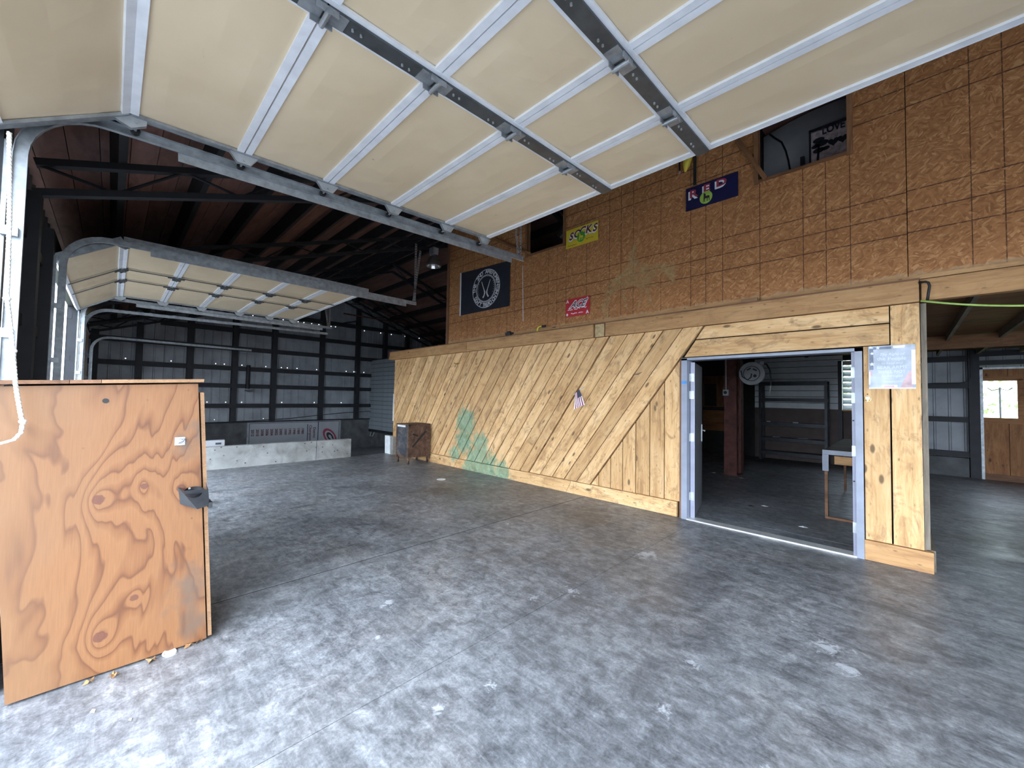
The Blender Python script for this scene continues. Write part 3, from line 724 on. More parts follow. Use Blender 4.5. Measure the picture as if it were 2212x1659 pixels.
gapw = {-3.316: .030, -4.362: .022, -4.08: .018, -3.817: .02, -2.445: .018, -3.011: .012}
for i in range(len(tops)-1):
    a, b = tops[i], tops[i+1]; ab, bb = bots.get(a, a-1.66), bots.get(b, b-1.66)
    ga, gb = .006, gapw.get(b, random.uniform(.010, .017))
    poly = [(ab+ga, ZB+.004), (bb-gb, ZB+.004), (b-gb, ZT-.002), (a+ga, ZT-.002)]
    poly = clip(poly, 0, -10.13, False)
    if len(poly) < 3: continue
    th = random.uniform(0, .009); trim = (b == -1.894)
    local_board('board', 'pine_board', wk, poly, 5.538+(th if not trim else -.012), 5.60, math.atan2(ZT-ZB, a-ab))
vx = [-3.651, -3.509, -3.293, -3.083, -2.870, -2.650, -2.433, -2.212]
def trim_z(x): return ZB+(x+3.651)/1.757*(ZT-ZB)
for a, b in zip(vx, vx[1:]):
    a2, b2 = a+.007, b-.007
    poly = [(a2, ZB+.003), (b2, ZB+.003), (b2, max(trim_z(b2)-.012, ZB+.01)), (a2, max(trim_z(a2)-.012, ZB+.006))]
    local_board('board', 'pine_board', wk, poly, 5.545+random.uniform(0, .006), 5.60, PI/2)
# header boards over the doorway and the two boards right of it
local_board('board', 'pine_board', wk, [(-2.158+.16, 2.436), (-.104, 2.432), (-.104, 2.600), (-1.885, 2.600)], 5.542, 5.577, 0)
local_board('board', 'pine_board', wk, [(-2.15, 2.200), (-.104, 2.207), (-.104, 2.418), (-1.999, 2.421)], 5.535, 5.577, 0)
local_board('board', 'pine_board', wk, [(-.303, .205), (-.108, .205), (-.108, 2.198), (-.303, 2.198)], 5.540, 5.577, PI/2)
local_board('board', 'pine_board', wk, [(-.094, .205), (.118, .205), (.112, 2.60), (-.094, 2.60)], 5.534, 5.577, PI/2)
local_board('batten', 'trim_brown', wk, [(-2.212, 0), (-2.186, 0), (-2.186, 2.17), (-2.212, 2.17)], 5.528, 5.57, PI/2)
# skirting planks with bevel joints
for a, b, c, d in ((-10.13, -7.293, -7.165, -10.13), (-7.285, -4.135, -4.032, -7.157), (-4.128, -2.246, -2.246, -4.025)):
    local_board('skirting_plank', 'pine_board', wk, [(a, 0.005), (b, 0.005), (c, .208), (d, .208)], 5.520, 5.577, 0)
local_board('skirting_plank', 'beam_wood', wk, [(-.310, 0.003), (.178, 0.003), (.178, .198), (-.310, .200)], 5.512, 5.577, 0)
# top beam in lengths, with the pale patch block
for a, b in ((-10.41, -6.906), (-6.898, -3.61), (-3.585, -3.40), (-3.385, .112)):
    z1 = 2.820; m = 'mortar_white' if b == -3.40 else 'beam_wood'
    local_board('beam', 'beam_wood' if b != -3.40 else 'trim_brown', wk, [(a, ZT+.003), (b, ZT+.003), (b, z1), (a, z1)], 5.505 if b != -3.40 else 5.52, 5.60, 0)
local_board('patch_plate', 'glue_pale', wk, [(-3.575, 2.612), (-3.41, 2.612), (-3.41, 2.815), (-3.575, 2.815)], 5.512, 5.525, 0)
local_board('ledge', 'trim_brown', wk, [(-10.41, 2.823), (.12, 2.823), (.12, 2.842), (-10.41, 2.842)], 5.515, 5.80, 0)
local_board('nailer', 'beam_wood', wk, [(-7.7, 2.845), (-1.26, 2.845), (-1.26, 2.90), (-7.7, 2.90)], 5.585, 5.62, 0)
local_board('nailer', 'beam_wood', wk, [(-1.24, 2.845), (.9, 2.845), (.9, 2.885), (-1.24, 2.885)], 5.585, 5.62, 0)
MB().box(-1.45, -1.27, 5.53, 5.60, 2.842, 2.885).build('shim_block', 'ply_edge', wk)
# end of the pillar facing the passage
sp = empty('wall_passage', (.11, 7, 0), kind='structure')
for k in range(8):
    y0 = 5.60+k*.99
    o = MB().box(-1.3, 1.3, -.485, .485, -.012, .012).build('plank', 'grey_wood', sp, origin=(0, 0, 0)); o.location = Vector((.105, y0+.49, 1.3))-wloc(sp); o.rotation_euler = (0, -PI/2, 0)
o = MB().box(-1.3, 1.3, -.025, .025, -.02, .02).build('edge_plank', 'grey_wood', sp, origin=(0, 0, 0)); o.location = Vector((.141, 5.625, 1.3))-wloc(sp); o.rotation_euler = (0, -PI/2, 0)
o = MB().box(-1.75, 1.75, -.03, .03, -.10, .10).build('skirting_plank', 'grey_wood', sp, origin=(0, 0, 0)); o.location = Vector((.165, 7.35, .1))-wloc(sp); o.rotation_euler = (0, 0, PI/2)
MB().box(.125, .17, 9.2, 9.35, 0, .55).build('bracket', 'black_metal', sp)

# ---- OSB wall above
wo = empty('wall_upper', (-3, 5.63, 2.85), kind='structure')
def osb_panel(x0, z0, rects):
    m = MB()
    for a, b, c, d in rects: m.box(a, b, 5.622, 5.636, c, d)
    m.build('osb_sheet', 'osb', wo, origin=(x0, 5.63, z0))
px = [-7.67, -5.10, -2.53, .04, 2.61, 5.18]; pzo = [0, 0, .02, 0, 0]; gj = .003
ZM, ZTT = 4.21, 5.74
for i in range(5):
    a, b = px[i]+gj, px[i+1]-gj
    if i == 0: osb_panel(px[0], 2.90+pzo[0], [(-7.74, b, 2.83, ZM-gj)])
    else: osb_panel(px[i], 2.90-pzo[i]*.5, [(a, min(b, 6.3), 2.83, ZM-gj)])
    op = {0: (-5.21, 99, 4.39, 5.3), 1: (-99, -4.33, 4.39, 5.3), 2: (-1.27, -.42, 4.38, 5.3)}.get(i)
    aa = -7.74 if i == 0 else a
    if op is None: r = [(aa, min(b, 6.3), ZM, ZTT)]
    else:
        o0, o1 = max(op[0], aa), min(op[1], b)
        r = [(o0, o1, ZM, op[2]), (o0, o1, op[3], ZTT)]
        if o0 > aa: r.append((aa, o0, ZM, ZTT))
        if o1 < b: r.append((o1, b, ZM, ZTT))
    osb_panel(px[i], ZM-pzo[i]*.5, r)
local_board('corner_trim', 'trim_brown', wo, [(-7.83, 2.845), (-7.745, 2.845), (-7.745, 5.74), (-7.83, 5.74)], 5.60, 5.66, PI/2)
def frame(x0, x1, z0, z1):
    local_board('opening_trim', 'stained_wood', wo, [(x0-.05, z0-.05), (x0, z0-.05), (x0, z1), (x0-.05, z1)], 5.600, 5.70, PI/2)
    local_board('opening_trim', 'stained_wood', wo, [(x1, z0-.05), (x1+.05, z0-.05), (x1+.05, z1), (x1, z1)], 5.600, 5.70, PI/2)
    local_board('opening_sill', 'stained_wood', wo, [(x0-.02, z0-.035), (x1+.02, z0-.035), (x1+.02, z0), (x0-.02, z0)], 5.607, 5.72, 0)
frame(-1.27, -.42, 4.385, 5.3); frame(-5.21, -4.33, 4.395, 5.3)
for p, q in (((-1.50, 5.0), (-1.19, 4.36)), ((-6.15, 4.96), (-5.12, 4.40))):
    a = math.atan2(q[1]-p[1], q[0]-p[0]); nx, nz = -math.sin(a)*.025, math.cos(a)*.025
    local_board('brace', 'stained_wood', wo, [(p[0]-nx, p[1]-nz), (q[0]-nx, q[1]-nz), (q[0]+nx, q[1]+nz), (p[0]+nx, p[1]+nz)], 5.575, 5.615, a)
# ghost of a removed cut-out animal, pale glue left on the sheets
mur = [(-3.028, 3.898), (-2.966, 4.03), (-2.913, 4.016), (-2.933, 3.825), (-2.87, 3.72), (-2.808, 3.669), (-2.348, 3.582), (-2.312, 3.546), (-2.32, 3.294), (-2.374, 3.277), (-2.402, 3.365), (-2.467, 3.443), (-2.552, 3.461), (-2.628, 3.411), (-2.716, 3.314), (-2.79, 3.30), (-2.846, 3.29), (-2.961, 3.37), (-3.165, 3.359), (-3.30, 3.30), (-3.366, 3.253), (-3.39, 3.10), (-3.467, 2.96), (-3.551, 3.054), (-3.459, 3.268), (-3.403, 3.485), (-3.211, 3.599), (-3.08, 3.661)]
import bmesh
def glue_mat():
    nt = NT('glue_residue'); pos = nt.n('ShaderNodeNewGeometry').outputs['Position']
    c = nt.ramp(nt.noise(pos, 24., 5., .5), [(.3, (.42, .22, .085)), (.55, (.56, .36, .16)), (.75, (.66, .47, .23))]); nt.col(c); nt.rough(.85)
    a = nt.math('MULTIPLY', nt.math('SUBTRACT', nt.noise(pos, 13., 6., .8, .7), .36), 5., True); nt.l(nt.math('MULTIPLY', a, .66), nt.b.inputs['Alpha'])
glue_mat()
def jitter(poly, n=3, amt=.012):
    out = []
    for i in range(len(poly)):
        a, b = poly[i], poly[(i+1) % len(poly)]
        for k in range(n):
            t = k/n; out.append((a[0]+(b[0]-a[0])*t+random.uniform(-amt, amt), a[1]+(b[1]-a[1])*t+random.uniform(-amt, amt)))
    return out
gm = MB(); jp = jitter(mur); gm.add([(x, 5.6212, z) for x, z in jp], [tuple(range(len(jp)))])
for leg in ([(-2.79, 3.30), (-2.72, 3.28), (-2.63, 2.97), (-2.665, 2.97)], [(-2.84, 3.28), (-2.80, 3.28), (-2.86, 3.0), (-2.89, 3.0)], [(-3.2, 3.36), (-3.13, 3.36), (-3.05, 3.02), (-3.08, 3.02)], [(-3.46, 3.0), (-3.40, 3.0), (-3.42, 2.92), (-3.47, 2.92)], [(-2.70, 3.31), (-2.68, 3.345), (-2.55, 3.265), (-2.42, 3.30), (-2.40, 3.285), (-2.55, 3.245)]):
    j = jitter(leg, 3, .006); gm.add([(x, 5.6212, z) for x, z in j], [tuple(range(len(j)))])
gm.build('glue_trace', 'glue_residue', wo)

# ---- loft behind the OSB (dark) and storeroom ceiling
lf = MB().box(-7.8, 6.2, 5.68, 13.6, 2.86, 2.93).build('loft_deck', 'stained_wood', None); lf.name = 'ceiling_loft'; tag(lf, kind='structure')
# roof over the low room left of the OSB
rr = MB().box(-10.5, -7.8, 5.60, 13.6, 2.80, 2.84).build('ceiling_low', 'trim_brown'); tag(rr, kind='structure')
we = MB().box(-7.86, -7.80, 5.68, 13.6, 2.84, 5.9).build('wall_loft', 'stained_wood'); tag(we, kind='structure')
MB().box(-10.42, -10.36, 5.50, 5.62, 2.70, 2.86).build('end_block', 'red_iron', wk)
# ---- grey lap siding beyond the end of the wood wall
wsd = empty('wall_siding', (-13, 7.7, 0), kind='structure')
lap = None
nl = 17; lh = 2.86/nl
for i in range(nl):
    z0 = .21+i*lh
    if lap is None:
        lap = MB().add([(-2.98, -.04, 0), (2.98, -.04, 0), (2.98, -.012, lh-.013), (-2.98, -.012, lh-.013), (-2.98, .0, 0), (2.98, .0, 0)], [(0, 1, 2, 3), (0, 4, 5, 1)]).build('siding_lap', 'lap_grey', wsd, origin=(0, 0, 0)); lap.location = Vector((-13.02, 7.64, z0))-wloc(wsd)
    else: inst(lap, wsd, (-13.02, 7.64, z0))
MB().box(-16, -10.1, 7.65, 7.72, .2, 3.1).build('sheathing', 'dark_base', wsd)  # near-black behind the open lap slots, standing in for shade under each lap
MB().box(-16, -10.1, 7.60, 7.75, .10, .21).build('sill_beam', 'girt_steel', wsd)
MB().box(-16, -10.1, 7.72, 7.95, -.75, .12).build('plinth', 'plinth_concrete', wsd)
MB().box(-10.2, -10.1, 5.63, 7.7, 0, 2.8).build('return_panel', 'grey_wood', wsd)
m = MB().tube([(-15.7, 7.62, .12), (-15.7, 7.55, -.06), (-15.45, 7.55, -.06), (-15.45, 7.62, .12)], .012, 6); m.build('hook_bar', 'pale_steel', wsd)
tv = MB().box(-10.135, -10.11, 5.52, 5.575, .9, 1.65).build('edge_strip', 'white_plastic', wk)

# ================================================================== STEEL DOUBLE DOORWAY
df = empty('door_4', (-1.24, 5.56, 0), 'steel double doorway frame in the diagonal board wall', kind='structure')
def jamb(x0, x1):
    m = MB(); m.box(x0, x1, 5.512, 5.53, 0, 2.185); m.box(x0+.0, x1, 5.53, 5.69, 0, 2.185); return m
MB().box(-2.182, -2.106, 5.51, 5.70, 0, 2.18).build('jamb', 'frame_paint', df)
MB().box(-.372, -.312, 5.51, 5.70, 0, 2.186).build('jamb', 'frame_paint', df)
MB().box(-.402, -.372, 5.55, 5.66, 0, 2.15).build('stop', 'leaf_paint', df)
MB().box(-2.182, -.312, 5.51, 5.70, 2.152, 2.186).build('head', 'frame_paint', df)
MB().box(-2.106, -.372, 5.50, 5.66, 0, .016).build('threshold', 'aluminium', df)
MB().box(-2.18, -2.11, 5.508, 5.512, 1.83, 1.87).build('tape', 'tape_blue', df)
for z in (.30, 1.10, 1.66, 1.93):
    MB().box(-.404, -.37, 5.535, 5.552, z-.055, z+.055).build('hinge', 'pale_steel', df)
for z in (.78, 1.42): MB().cyl((-.39, 5.545, z), (-.39, 5.552, z), .008, 8).build('screw', 'black_metal', df)
LA = math.radians(13); le = Vector((-math.sin(LA), math.cos(LA), 0)); ln_ = Vector((math.cos(LA), math.sin(LA), 0)); lo = Vector((-2.075, 5.625, 0))
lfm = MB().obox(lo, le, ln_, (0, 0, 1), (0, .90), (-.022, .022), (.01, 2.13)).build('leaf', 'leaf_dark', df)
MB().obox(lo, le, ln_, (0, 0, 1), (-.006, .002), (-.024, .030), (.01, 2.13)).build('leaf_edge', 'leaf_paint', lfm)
for z in (.30, 1.10, 1.68, 1.92):
    h = MB().obox(lo, le, ln_, (0, 0, 1), (-.009, -.004), (-.05, .02), (z-.055, z+.055)); h.cyl(lo+ln_*(-.03)+le*(-.012)+Vector((0, 0, z-.055)), lo+ln_*(-.03)+le*(-.012)+Vector((0, 0, z+.055)), .011, 8); h.build('hinge', 'pale_steel', lfm)
hd = MB(); q = lo+le*.82+ln_*.022
hd.obox(q, le, ln_, (0, 0, 1), (-.02, .02), (0, .012), (.98, 1.24)); hd.tube([q+Vector((0, 0, 1.15)), q+ln_*.05+Vector((0, 0, 1.15)), q+ln_*.055-le*.11+Vector((0, 0, 1.148))], .009, 8)
hd.build('handle', 'pale_steel', lfm)

# ================================================================== STOREROOM BEHIND THE DOORWAY
sr = empty('wall_storeroom', (-2, 13.4, 0), kind='structure')
lapw = None
for i in range(11):
    z0 = 1.44+i*.165
    if lapw is None:
        lapw = MB().add([(-1.6, -.018, 0), (.41, -.018, 0), (.41, -.006, .153), (-1.6, -.006, .153), (-1.6, 0, 0), (.41, 0, 0)], [(0, 1, 2, 3), (0, 4, 5, 1)]).build('siding_lap', 'lap_white', sr, origin=(0, 0, 0)); lapw.location = Vector((-1.55, 13.4, z0))-wloc(sr)
    else: inst(lapw, sr, (-1.55, 13.4, z0))
MB().box(-3.15, .05, 13.385, 13.42, 0, 1.44).build('wainscot_panel', 'wainscot', sr)
MB().box(-3.15, -1.14, 13.42, 13.5, 0, 3.0).build('sheathing', 'dark_base', sr)  # dark colour seen between the white laps serves as their shadow lines
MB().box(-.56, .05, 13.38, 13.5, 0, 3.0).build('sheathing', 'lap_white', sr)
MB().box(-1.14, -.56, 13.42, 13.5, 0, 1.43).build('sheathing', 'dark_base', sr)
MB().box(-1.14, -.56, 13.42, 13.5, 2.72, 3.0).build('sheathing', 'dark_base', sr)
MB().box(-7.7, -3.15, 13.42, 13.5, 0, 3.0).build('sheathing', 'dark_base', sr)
local_board('wall_panel', 'stained_wood', sr, [(-4.6, 1.42), (-3.95, 1.42), (-3.95, 2.40), (-4.6, 2.40)], 13.36, 13.40, PI/2)
local_board('wall_panel', 'door_plank', sr, [(-4.6, .68), (-3.98, .68), (-3.98, 1.32), (-4.6, 1.32)], 13.34, 13.40, 0)
MB().box(-4.7, -3.9, 13.28, 13.40, 1.32, 1.37).build('shelf_board', 'black_metal', sr)
MB().box(-4.55, -4.2, 13.33, 13.36, 1.45, 2.15).build('niche', 'dark_base', sr)
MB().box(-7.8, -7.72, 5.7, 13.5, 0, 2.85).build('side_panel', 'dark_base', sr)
MB().box(.02, .09, 5.70, 13.5, 0, 2.85).build('side_panel', 'wainscot', sr)
MB().box(-1.225, -1.145, 13.22, 13.38, 0, 2.70).build('post', 'black_metal', sr)
# blind slats right of the black post
wn = empty('window_1', (-.85, 13.33, 1.43), 'white slatted blind beside the black post in the storeroom', kind='structure')
slat = None
for i in range(9):
    z = 1.50+i*.143
    if slat is None: slat = MB().obox((0, 0, 0), (1, 0, 0), (0, math.cos(.9), math.sin(.9)), (0, -math.sin(.9), math.cos(.9)), (-.27, .27), (-.075, .075), (-.004, .004)).build('slat', 'lap_white', wn, origin=(0, 0, 0)); slat.location = Vector((-.86, 13.30, z))-wloc(wn); slat.rotation_euler = (0, 0, 0)
    else: inst(slat, wn, (-.86, 13.30, z))
MB().box(-1.14, -.56, 13.22, 13.38, 1.40, 1.43).build('window_sill', 'beam_wood', wn)
MB().box(-1.14, -.56, 13.47, 13.476, 1.43, 2.72).build('pane', 'glass', wn)
# steel column with outlet box
t = empty('steel_column', (-2.69, 9.6, 0), 'dark red steel column inside the storeroom', 'column')
MB().box(-2.845, -2.595, 9.55, 9.565, 0, 2.86).build('flange', 'red_iron', t); MB().box(-2.845, -2.595, 9.84, 9.855, 0, 2.86).build('flange', 'red_iron', t)
MB().box(-2.725, -2.713, 9.565, 9.84, 0, 2.86).build('web', 'red_iron', t); MB().box(-2.56, -2.53, 9.6, 9.83, .06, 2.86).build('cover_strip', 'red_iron', t)
MB().box(-2.87, -2.55, 9.52, 9.88, 0, .02).build('base_plate', 'red_iron', t)
t = empty('outlet_box', (-2.80, 9.53, 1.76), 'small grey outlet box on the red steel column', 'outlet')
MB().box(-2.855, -2.745, 9.49, 9.55, 1.73, 1.86).build('box', 'reel_grey', t); MB().cyl((-2.80, 9.485, 1.795), (-2.80, 9.492, 1.795), .035, 14).build('socket', 'black_plastic', t)
MB().cyl((-2.80, 9.53, 1.86), (-2.80, 9.53, 2.86), .011, 8).build('conduit', 'galvanised', t)
# hose reel
t = empty('hose_reel', (-2.236, 9.3, 2.185), 'round grey hose reel hanging beside the steel column', 'hose reel')
MB().lathe([(0, .02), (.235, .02), (.24, .0), (.235, -.015), (.16, -.022), (0, -.022)], (-2.236, 9.28, 2.185), (0, -1, 0), 32).build('disc', 'reel_grey', t)
MB().lathe([(.14, -.002), (.15, .006), (.158, -.002)], (-2.236, 9.26, 2.185), (0, -1, 0), 32).build('rim', 'lamp_shell', t)
MB().lathe([(0, 0), (.20, 0), (.20, .12), (0, .12)], (-2.236, 9.44, 2.185), (0, -1, 0), 24).build('drum', 'black_plastic', t)
for a, b, r in ((.06, -.05, .032),): MB().cyl((-2.236+a, 9.255, 2.185+b), (-2.236+a, 9.268, 2.185+b), r, 14).build('port', 'black_plastic', t)
for a, b, rr in ((-.05, .09, .5), (.06, .075, -.5)): MB().obox((-2.236+a, 9.255, 2.185+b), (math.cos(rr), 0, math.sin(rr)), (0, 1, 0), (-math.sin(rr), 0, math.cos(rr)), (-.04, .04), (0, .01), (-.014, .014)).build('grip_slot', 'black_plastic', t)
MB().tube([(-2.43, 9.25, 2.25), (-2.40, 9.235, 2.12), (-2.30, 9.23, 2.05), (-2.24, 9.235, 2.11), (-2.235, 9.25, 2.18)], .011, 8).build('hose_loop', 'black_plastic', t)
MB().tube([(-2.06, 9.33, 2.38), (-1.98, 9.30, 2.37), (-1.92, 9.29, 2.25), (-1.90, 9.29, 2.05), (-1.905, 9.29, 1.93)], .014, 8).build('hose', 'black_plastic', t)
MB().tube([(-1.905, 9.29, 1.93), (-1.915, 9.29, 1.85), (-1.93, 9.29, 1.77)], [.016, .02, .008], 8).build('nozzle', 'pale_steel', t)
MB().box(-2.09, -2.02, 9.28, 9.36, 2.36, 2.43).build('bracket', 'galvanised', t)
MB().box(-2.53, -2.2, 9.44, 9.62, 2.15, 2.21).build('arm', 'black_metal', t)
# shelving rack
t = empty('shelving_rack', (-2.16, 13.05, 0), 'black metal shelving rack against the white siding in the storeroom', 'shelf rack')
for x in (-2.91, -1.44):
    for y in (12.93, 13.30): MB().box(x-.03, x+.03, y-.025, y+.025, 0, 2.17).build('upright', 'rack_metal', t)
for z in (.20, .58, 1.0, 1.67, 2.12):
    sh = MB().box(-2.90, -1.45, 12.93, 13.30, z+.03, z+.045).build('shelf', 'rack_metal', t)
    for y in (12.92, 13.31): MB().box(-2.90, -1.45, y-.012, y+.012, z-.045, z+.045).build('beam', 'rack_metal', sh)
    for x in (-2.91, -1.44): MB().box(x-.012, x+.012, 12.93, 13.30, z-.035, z+.035).build('side_beam', 'rack_metal', sh)
for i, (x, z, w_) in enumerate(((-2.72, 1.05, .10), (-2.10, 1.05, .12), (-2.55, .635, .16), (-1.95, .635, .22))):
    o = MB().obox((x, 13.0, z), (math.cos(.2*i), math.sin(.2*i), 0), (-math.sin(.2*i), math.cos(.2*i), 0), (0, 0, 1), (-w_/2, w_/2), (-.04, .04), (0, .022)).build('shelf_scrap', 'paper_white' if i < 2 else 'board_white')
    tag(o, ('white scrap at the left end of the middle rack shelf', 'white scrap at the centre of the middle rack shelf', 'pale bundle at the left of the lower rack shelf', 'grey crumpled scrap right on the lower rack shelf')[i], 'scrap')
# workbench
t = empty('workbench', (-.45, 8.2, 0), 'workbench with a pale metal-edged top inside the storeroom, at the right jamb', 'workbench')
MB().box(-.82, .015, 7.06, 9.6, .90, .945).build('top', 'grey_wood', t); MB().box(-.83, .015, 7.045, 7.06, .885, .947).build('edge', 'frame_paint', t)
MB().box(-.83, -.76, 7.02, 7.05, .66, .885).build('corner_plate', 'frame_paint', t)
for y in (7.06, 9.5): MB().box(-.81, -.775, y, y+.04, 0, .9).build('leg', 'trim_brown', t)
MB().box(-.70, .015, 7.05, 7.09, .76, .87).build('apron', 'beam_wood', t); MB().box(-.80, .015, 7.05, 7.09, .0, .03).build('stretcher', 'trim_brown', t)
for i, (x, y) in enumerate(((-1.55, 7.1), (-1.7, 6.95), (-.95, 6.3), (-2.45, 9.3), (-3.05, 9.5))):
    o = MB().add([(x-.05, y, .004), (x+.02, y-.03, .008), (x+.06, y+.02, .004), (x, y+.04, .014), (x, y, .018)], [(0, 1, 4), (1, 2, 4), (2, 3, 4), (3, 0, 4), (3, 2, 1, 0)]).build('floor_litter', 'paper_white' if i != 1 else 'black_plastic')
    tag(o, ('white paper scrap on the storeroom floor', 'black scrap next to the paper scrap on the storeroom floor', 'pale scrap just inside the steel threshold', 'white chip at the foot of the red column', 'white chip left of the red column foot')[i], 'litter')

# ================================================================== PASSAGE AT RIGHT
hb = local_board('beam', 'beam_wood', wk, [(.13, 2.625), (6.2, 2.625), (6.2, 2.83), (.13, 2.83)], 5.575, 5.66, 0)
cp = empty('ceiling_passage', (2, 9, 2.9), kind='structure')
for x in (.55, 1.15, 1.75, 2.35, 2.95): 
    o = MB().box(-3.85, 3.85, -.02, .02, -.12, 0).build('joist', 'grey_wood', cp, origin=(0, 0, 0)); o.location = Vector((x, 9.55, 2.86))-wloc(cp); o.rotation_euler = (0, 0, PI/2)
local_board('beam', 'stained_wood', cp, [(.12, 2.60), (5, 2.60), (5, 2.83), (.12, 2.83)], 10.4, 10.5, 0)
d5 = empty('door_5', (1.8, 13.5, 0), 'brown plank door with a square window at the end of the passage', kind='structure')
for k in range(5):
    x0 = 1.22+k*.36; x1 = x0+.352
    segs = [(.10, 1.32), (2.16, 2.40)] if x0 < 1.72 else [(.10, 2.40)]
    for a, b in segs: local_board('plank', 'door_plank', d5, [(x0, a), (x1, a), (x1, b), (x0, b)], 13.50, 13.54, PI/2)
MB().box(1.70, 1.945, 13.50, 13.54, 1.32, 2.16).build('plank', 'door_plank', d5)
local_board('rail', 'door_plank', d5, [(1.22, 1.225), (3.0, 1.225), (3.0, 1.345), (1.22, 1.345)], 13.48, 13.5, 0)
local_board('rail', 'door_plank', d5, [(1.22, 2.145), (3.0, 2.145), (3.0, 2.25), (1.22, 2.25)], 13.48, 13.5, 0)
local_board('rail', 'trim_brown', d5, [(1.22, .0), (3.0, .0), (3.0, .13), (1.22, .13)], 13.47, 13.5, 0)
MB().box(1.22, 3.6, 13.545, 13.56, 0, 1.33).build('backing', 'dark_backing', d5); MB().box(1.72, 3.6, 13.545, 13.56, 1.33, 2.42).build('backing', 'dark_backing', d5); MB().box(1.22, 1.73, 13.545, 13.56, 2.15, 2.42).build('backing', 'dark_backing', d5)  # unseen sheets added to stop daylight leaking between the planks
MB().box(1.18, 1.225, 13.45, 13.55, 0, 2.44).build('jamb', 'galvanised', d5); MB().box(1.18, 3.1, 13.45, 13.55, 2.40, 2.44).build('jamb', 'galvanised', d5)
MB().box(1.225, 1.70, 13.515, 13.521, 1.345, 2.146).build('pane', 'glass', d5)
MB().tube([(.42, 13.44, 2.10), (.9, 13.44, 2.10), (1.02, 13.44, 2.14), (1.06, 13.44, 2.25), (1.06, 13.44, 2.75)], .012, 6).build('conduit', 'black_metal', wb)
# outdoor view through the pane: trees and a globe lamp post
def tree(x, y, h, r, label, seed):
    rnd = random.Random(seed); t = empty('tree', (x, y, -.06), label, 'tree', 'trees behind the building')
    MB().tube([(x, y, -.06), (x+.1, y, h*.3), (x-.05, y+.1, h*.6), (x, y, h*.8)], [.16, .13, .09, .04], 8).build('trunk', 'bark', t)
    lm = MB()
    for _ in range(1500):
        a, b = rnd.uniform(0, 2*PI), rnd.uniform(-1, 1); rr = r*rnd.uniform(.55, 1)**.5
        p = Vector((x+rr*math.cos(a)*math.sqrt(1-b*b), y+rr*math.sin(a)*math.sqrt(1-b*b), h*.62+b*h*.42))
        u = Vector((rnd.uniform(-1, 1), rnd.uniform(-1, 1), rnd.uniform(-1, 1))).normalized(); v = u.orthogonal().normalized(); s_ = rnd.uniform(.1, .2)
        lm.add([p-u*s_, p+v*s_*.6, p+u*s_, p-v*s_*.6], [(0, 1, 2, 3)])
    o = lm.build('foliage', 'foliage', t); o['kind'] = 'stuff'
tree(2.2, 27, 6.5, 2.8, 'leafy green tree behind the lamp post, seen through the door window', 1)
tree(8.6, 29, 7., 3., 'leafy green tree right of the lamp post, outside the rear wall', 2)
tree(-4.2, 31, 7., 3., 'leafy green tree farthest left outside the rear wall', 3)
t = empty('lamp_post', (1.95, 18.0, -.06), 'white globe lamp post outside the square door window', 'lamp post')
MB().cyl((1.95, 18, -.06), (1.95, 18, 2.15), .02, 8).build('pole', 'black_metal', t)
MB().tube([(1.72, 18, 2.13), (1.80, 18, 2.05), (1.95, 18, 2.10), (2.10, 18, 2.05), (2.18, 18, 2.13)], .014, 6).build('arm', 'black_metal', t)
for x in (1.72, 1.95, 2.18): MB().lathe([(0, -.07), (.05, -.055), (.07, 0), (.05, .055), (0, .07)], (x, 18, 2.2), (0, 0, 1), 12).build('globe', 'white_plastic', t, smooth=True)

# ================================================================== THINGS NEAR THE CAMERA
# plywood bin, leaning slightly (its face is out of plumb in the photo)
def shear(mb, k=-.060):
    mb.v = [(v[0], v[1]+k*(v[2]-1.65)-.10*0, v[2]) for v in mb.v]; return mb
t = empty('plywood_bin', (-3.8, .05, 0), 'tall plywood bin with knots and a thin lid at the left edge', 'bin')
def bin_part(name, mat, rng, origin=None, sl=True):
    m = MB().box(*rng)
    if name == 'front_panel':
        m = MB(); tl, tr, br, bl = (-.43, 1.612), (.388, 1.655), (.488, .012), (-.322, .012)
        m.add([(-3.23, y, z) for y, z in (bl, br, tr, tl)]+[(-3.248, y, z) for y, z in (bl, br, tr, tl)], [(0, 1, 2, 3), (7, 6, 5, 4), (0, 4, 5, 1), (1, 5, 6, 2), (2, 6, 7, 3), (3, 7, 4, 0)])
    elif sl: shear(m)
    return m.build(name, mat, t, origin=origin)
bin_part('front_panel', 'plywood', (0, 1, 0, 1, 0, 1), origin=(-3.23, 0, 0))
bin_part('back_panel', 'plywood', (-4.40, -4.382, -.40, .37, .012, 1.64), origin=(-4.40, 0, 0))
bin_part('side_panel', 'stained_wood', (-4.38, -3.25, -.405, -.39, .012, 1.62))
bin_part('side_panel', 'ply_edge', (-4.38, -3.245, .365, .385, .012, 1.63))
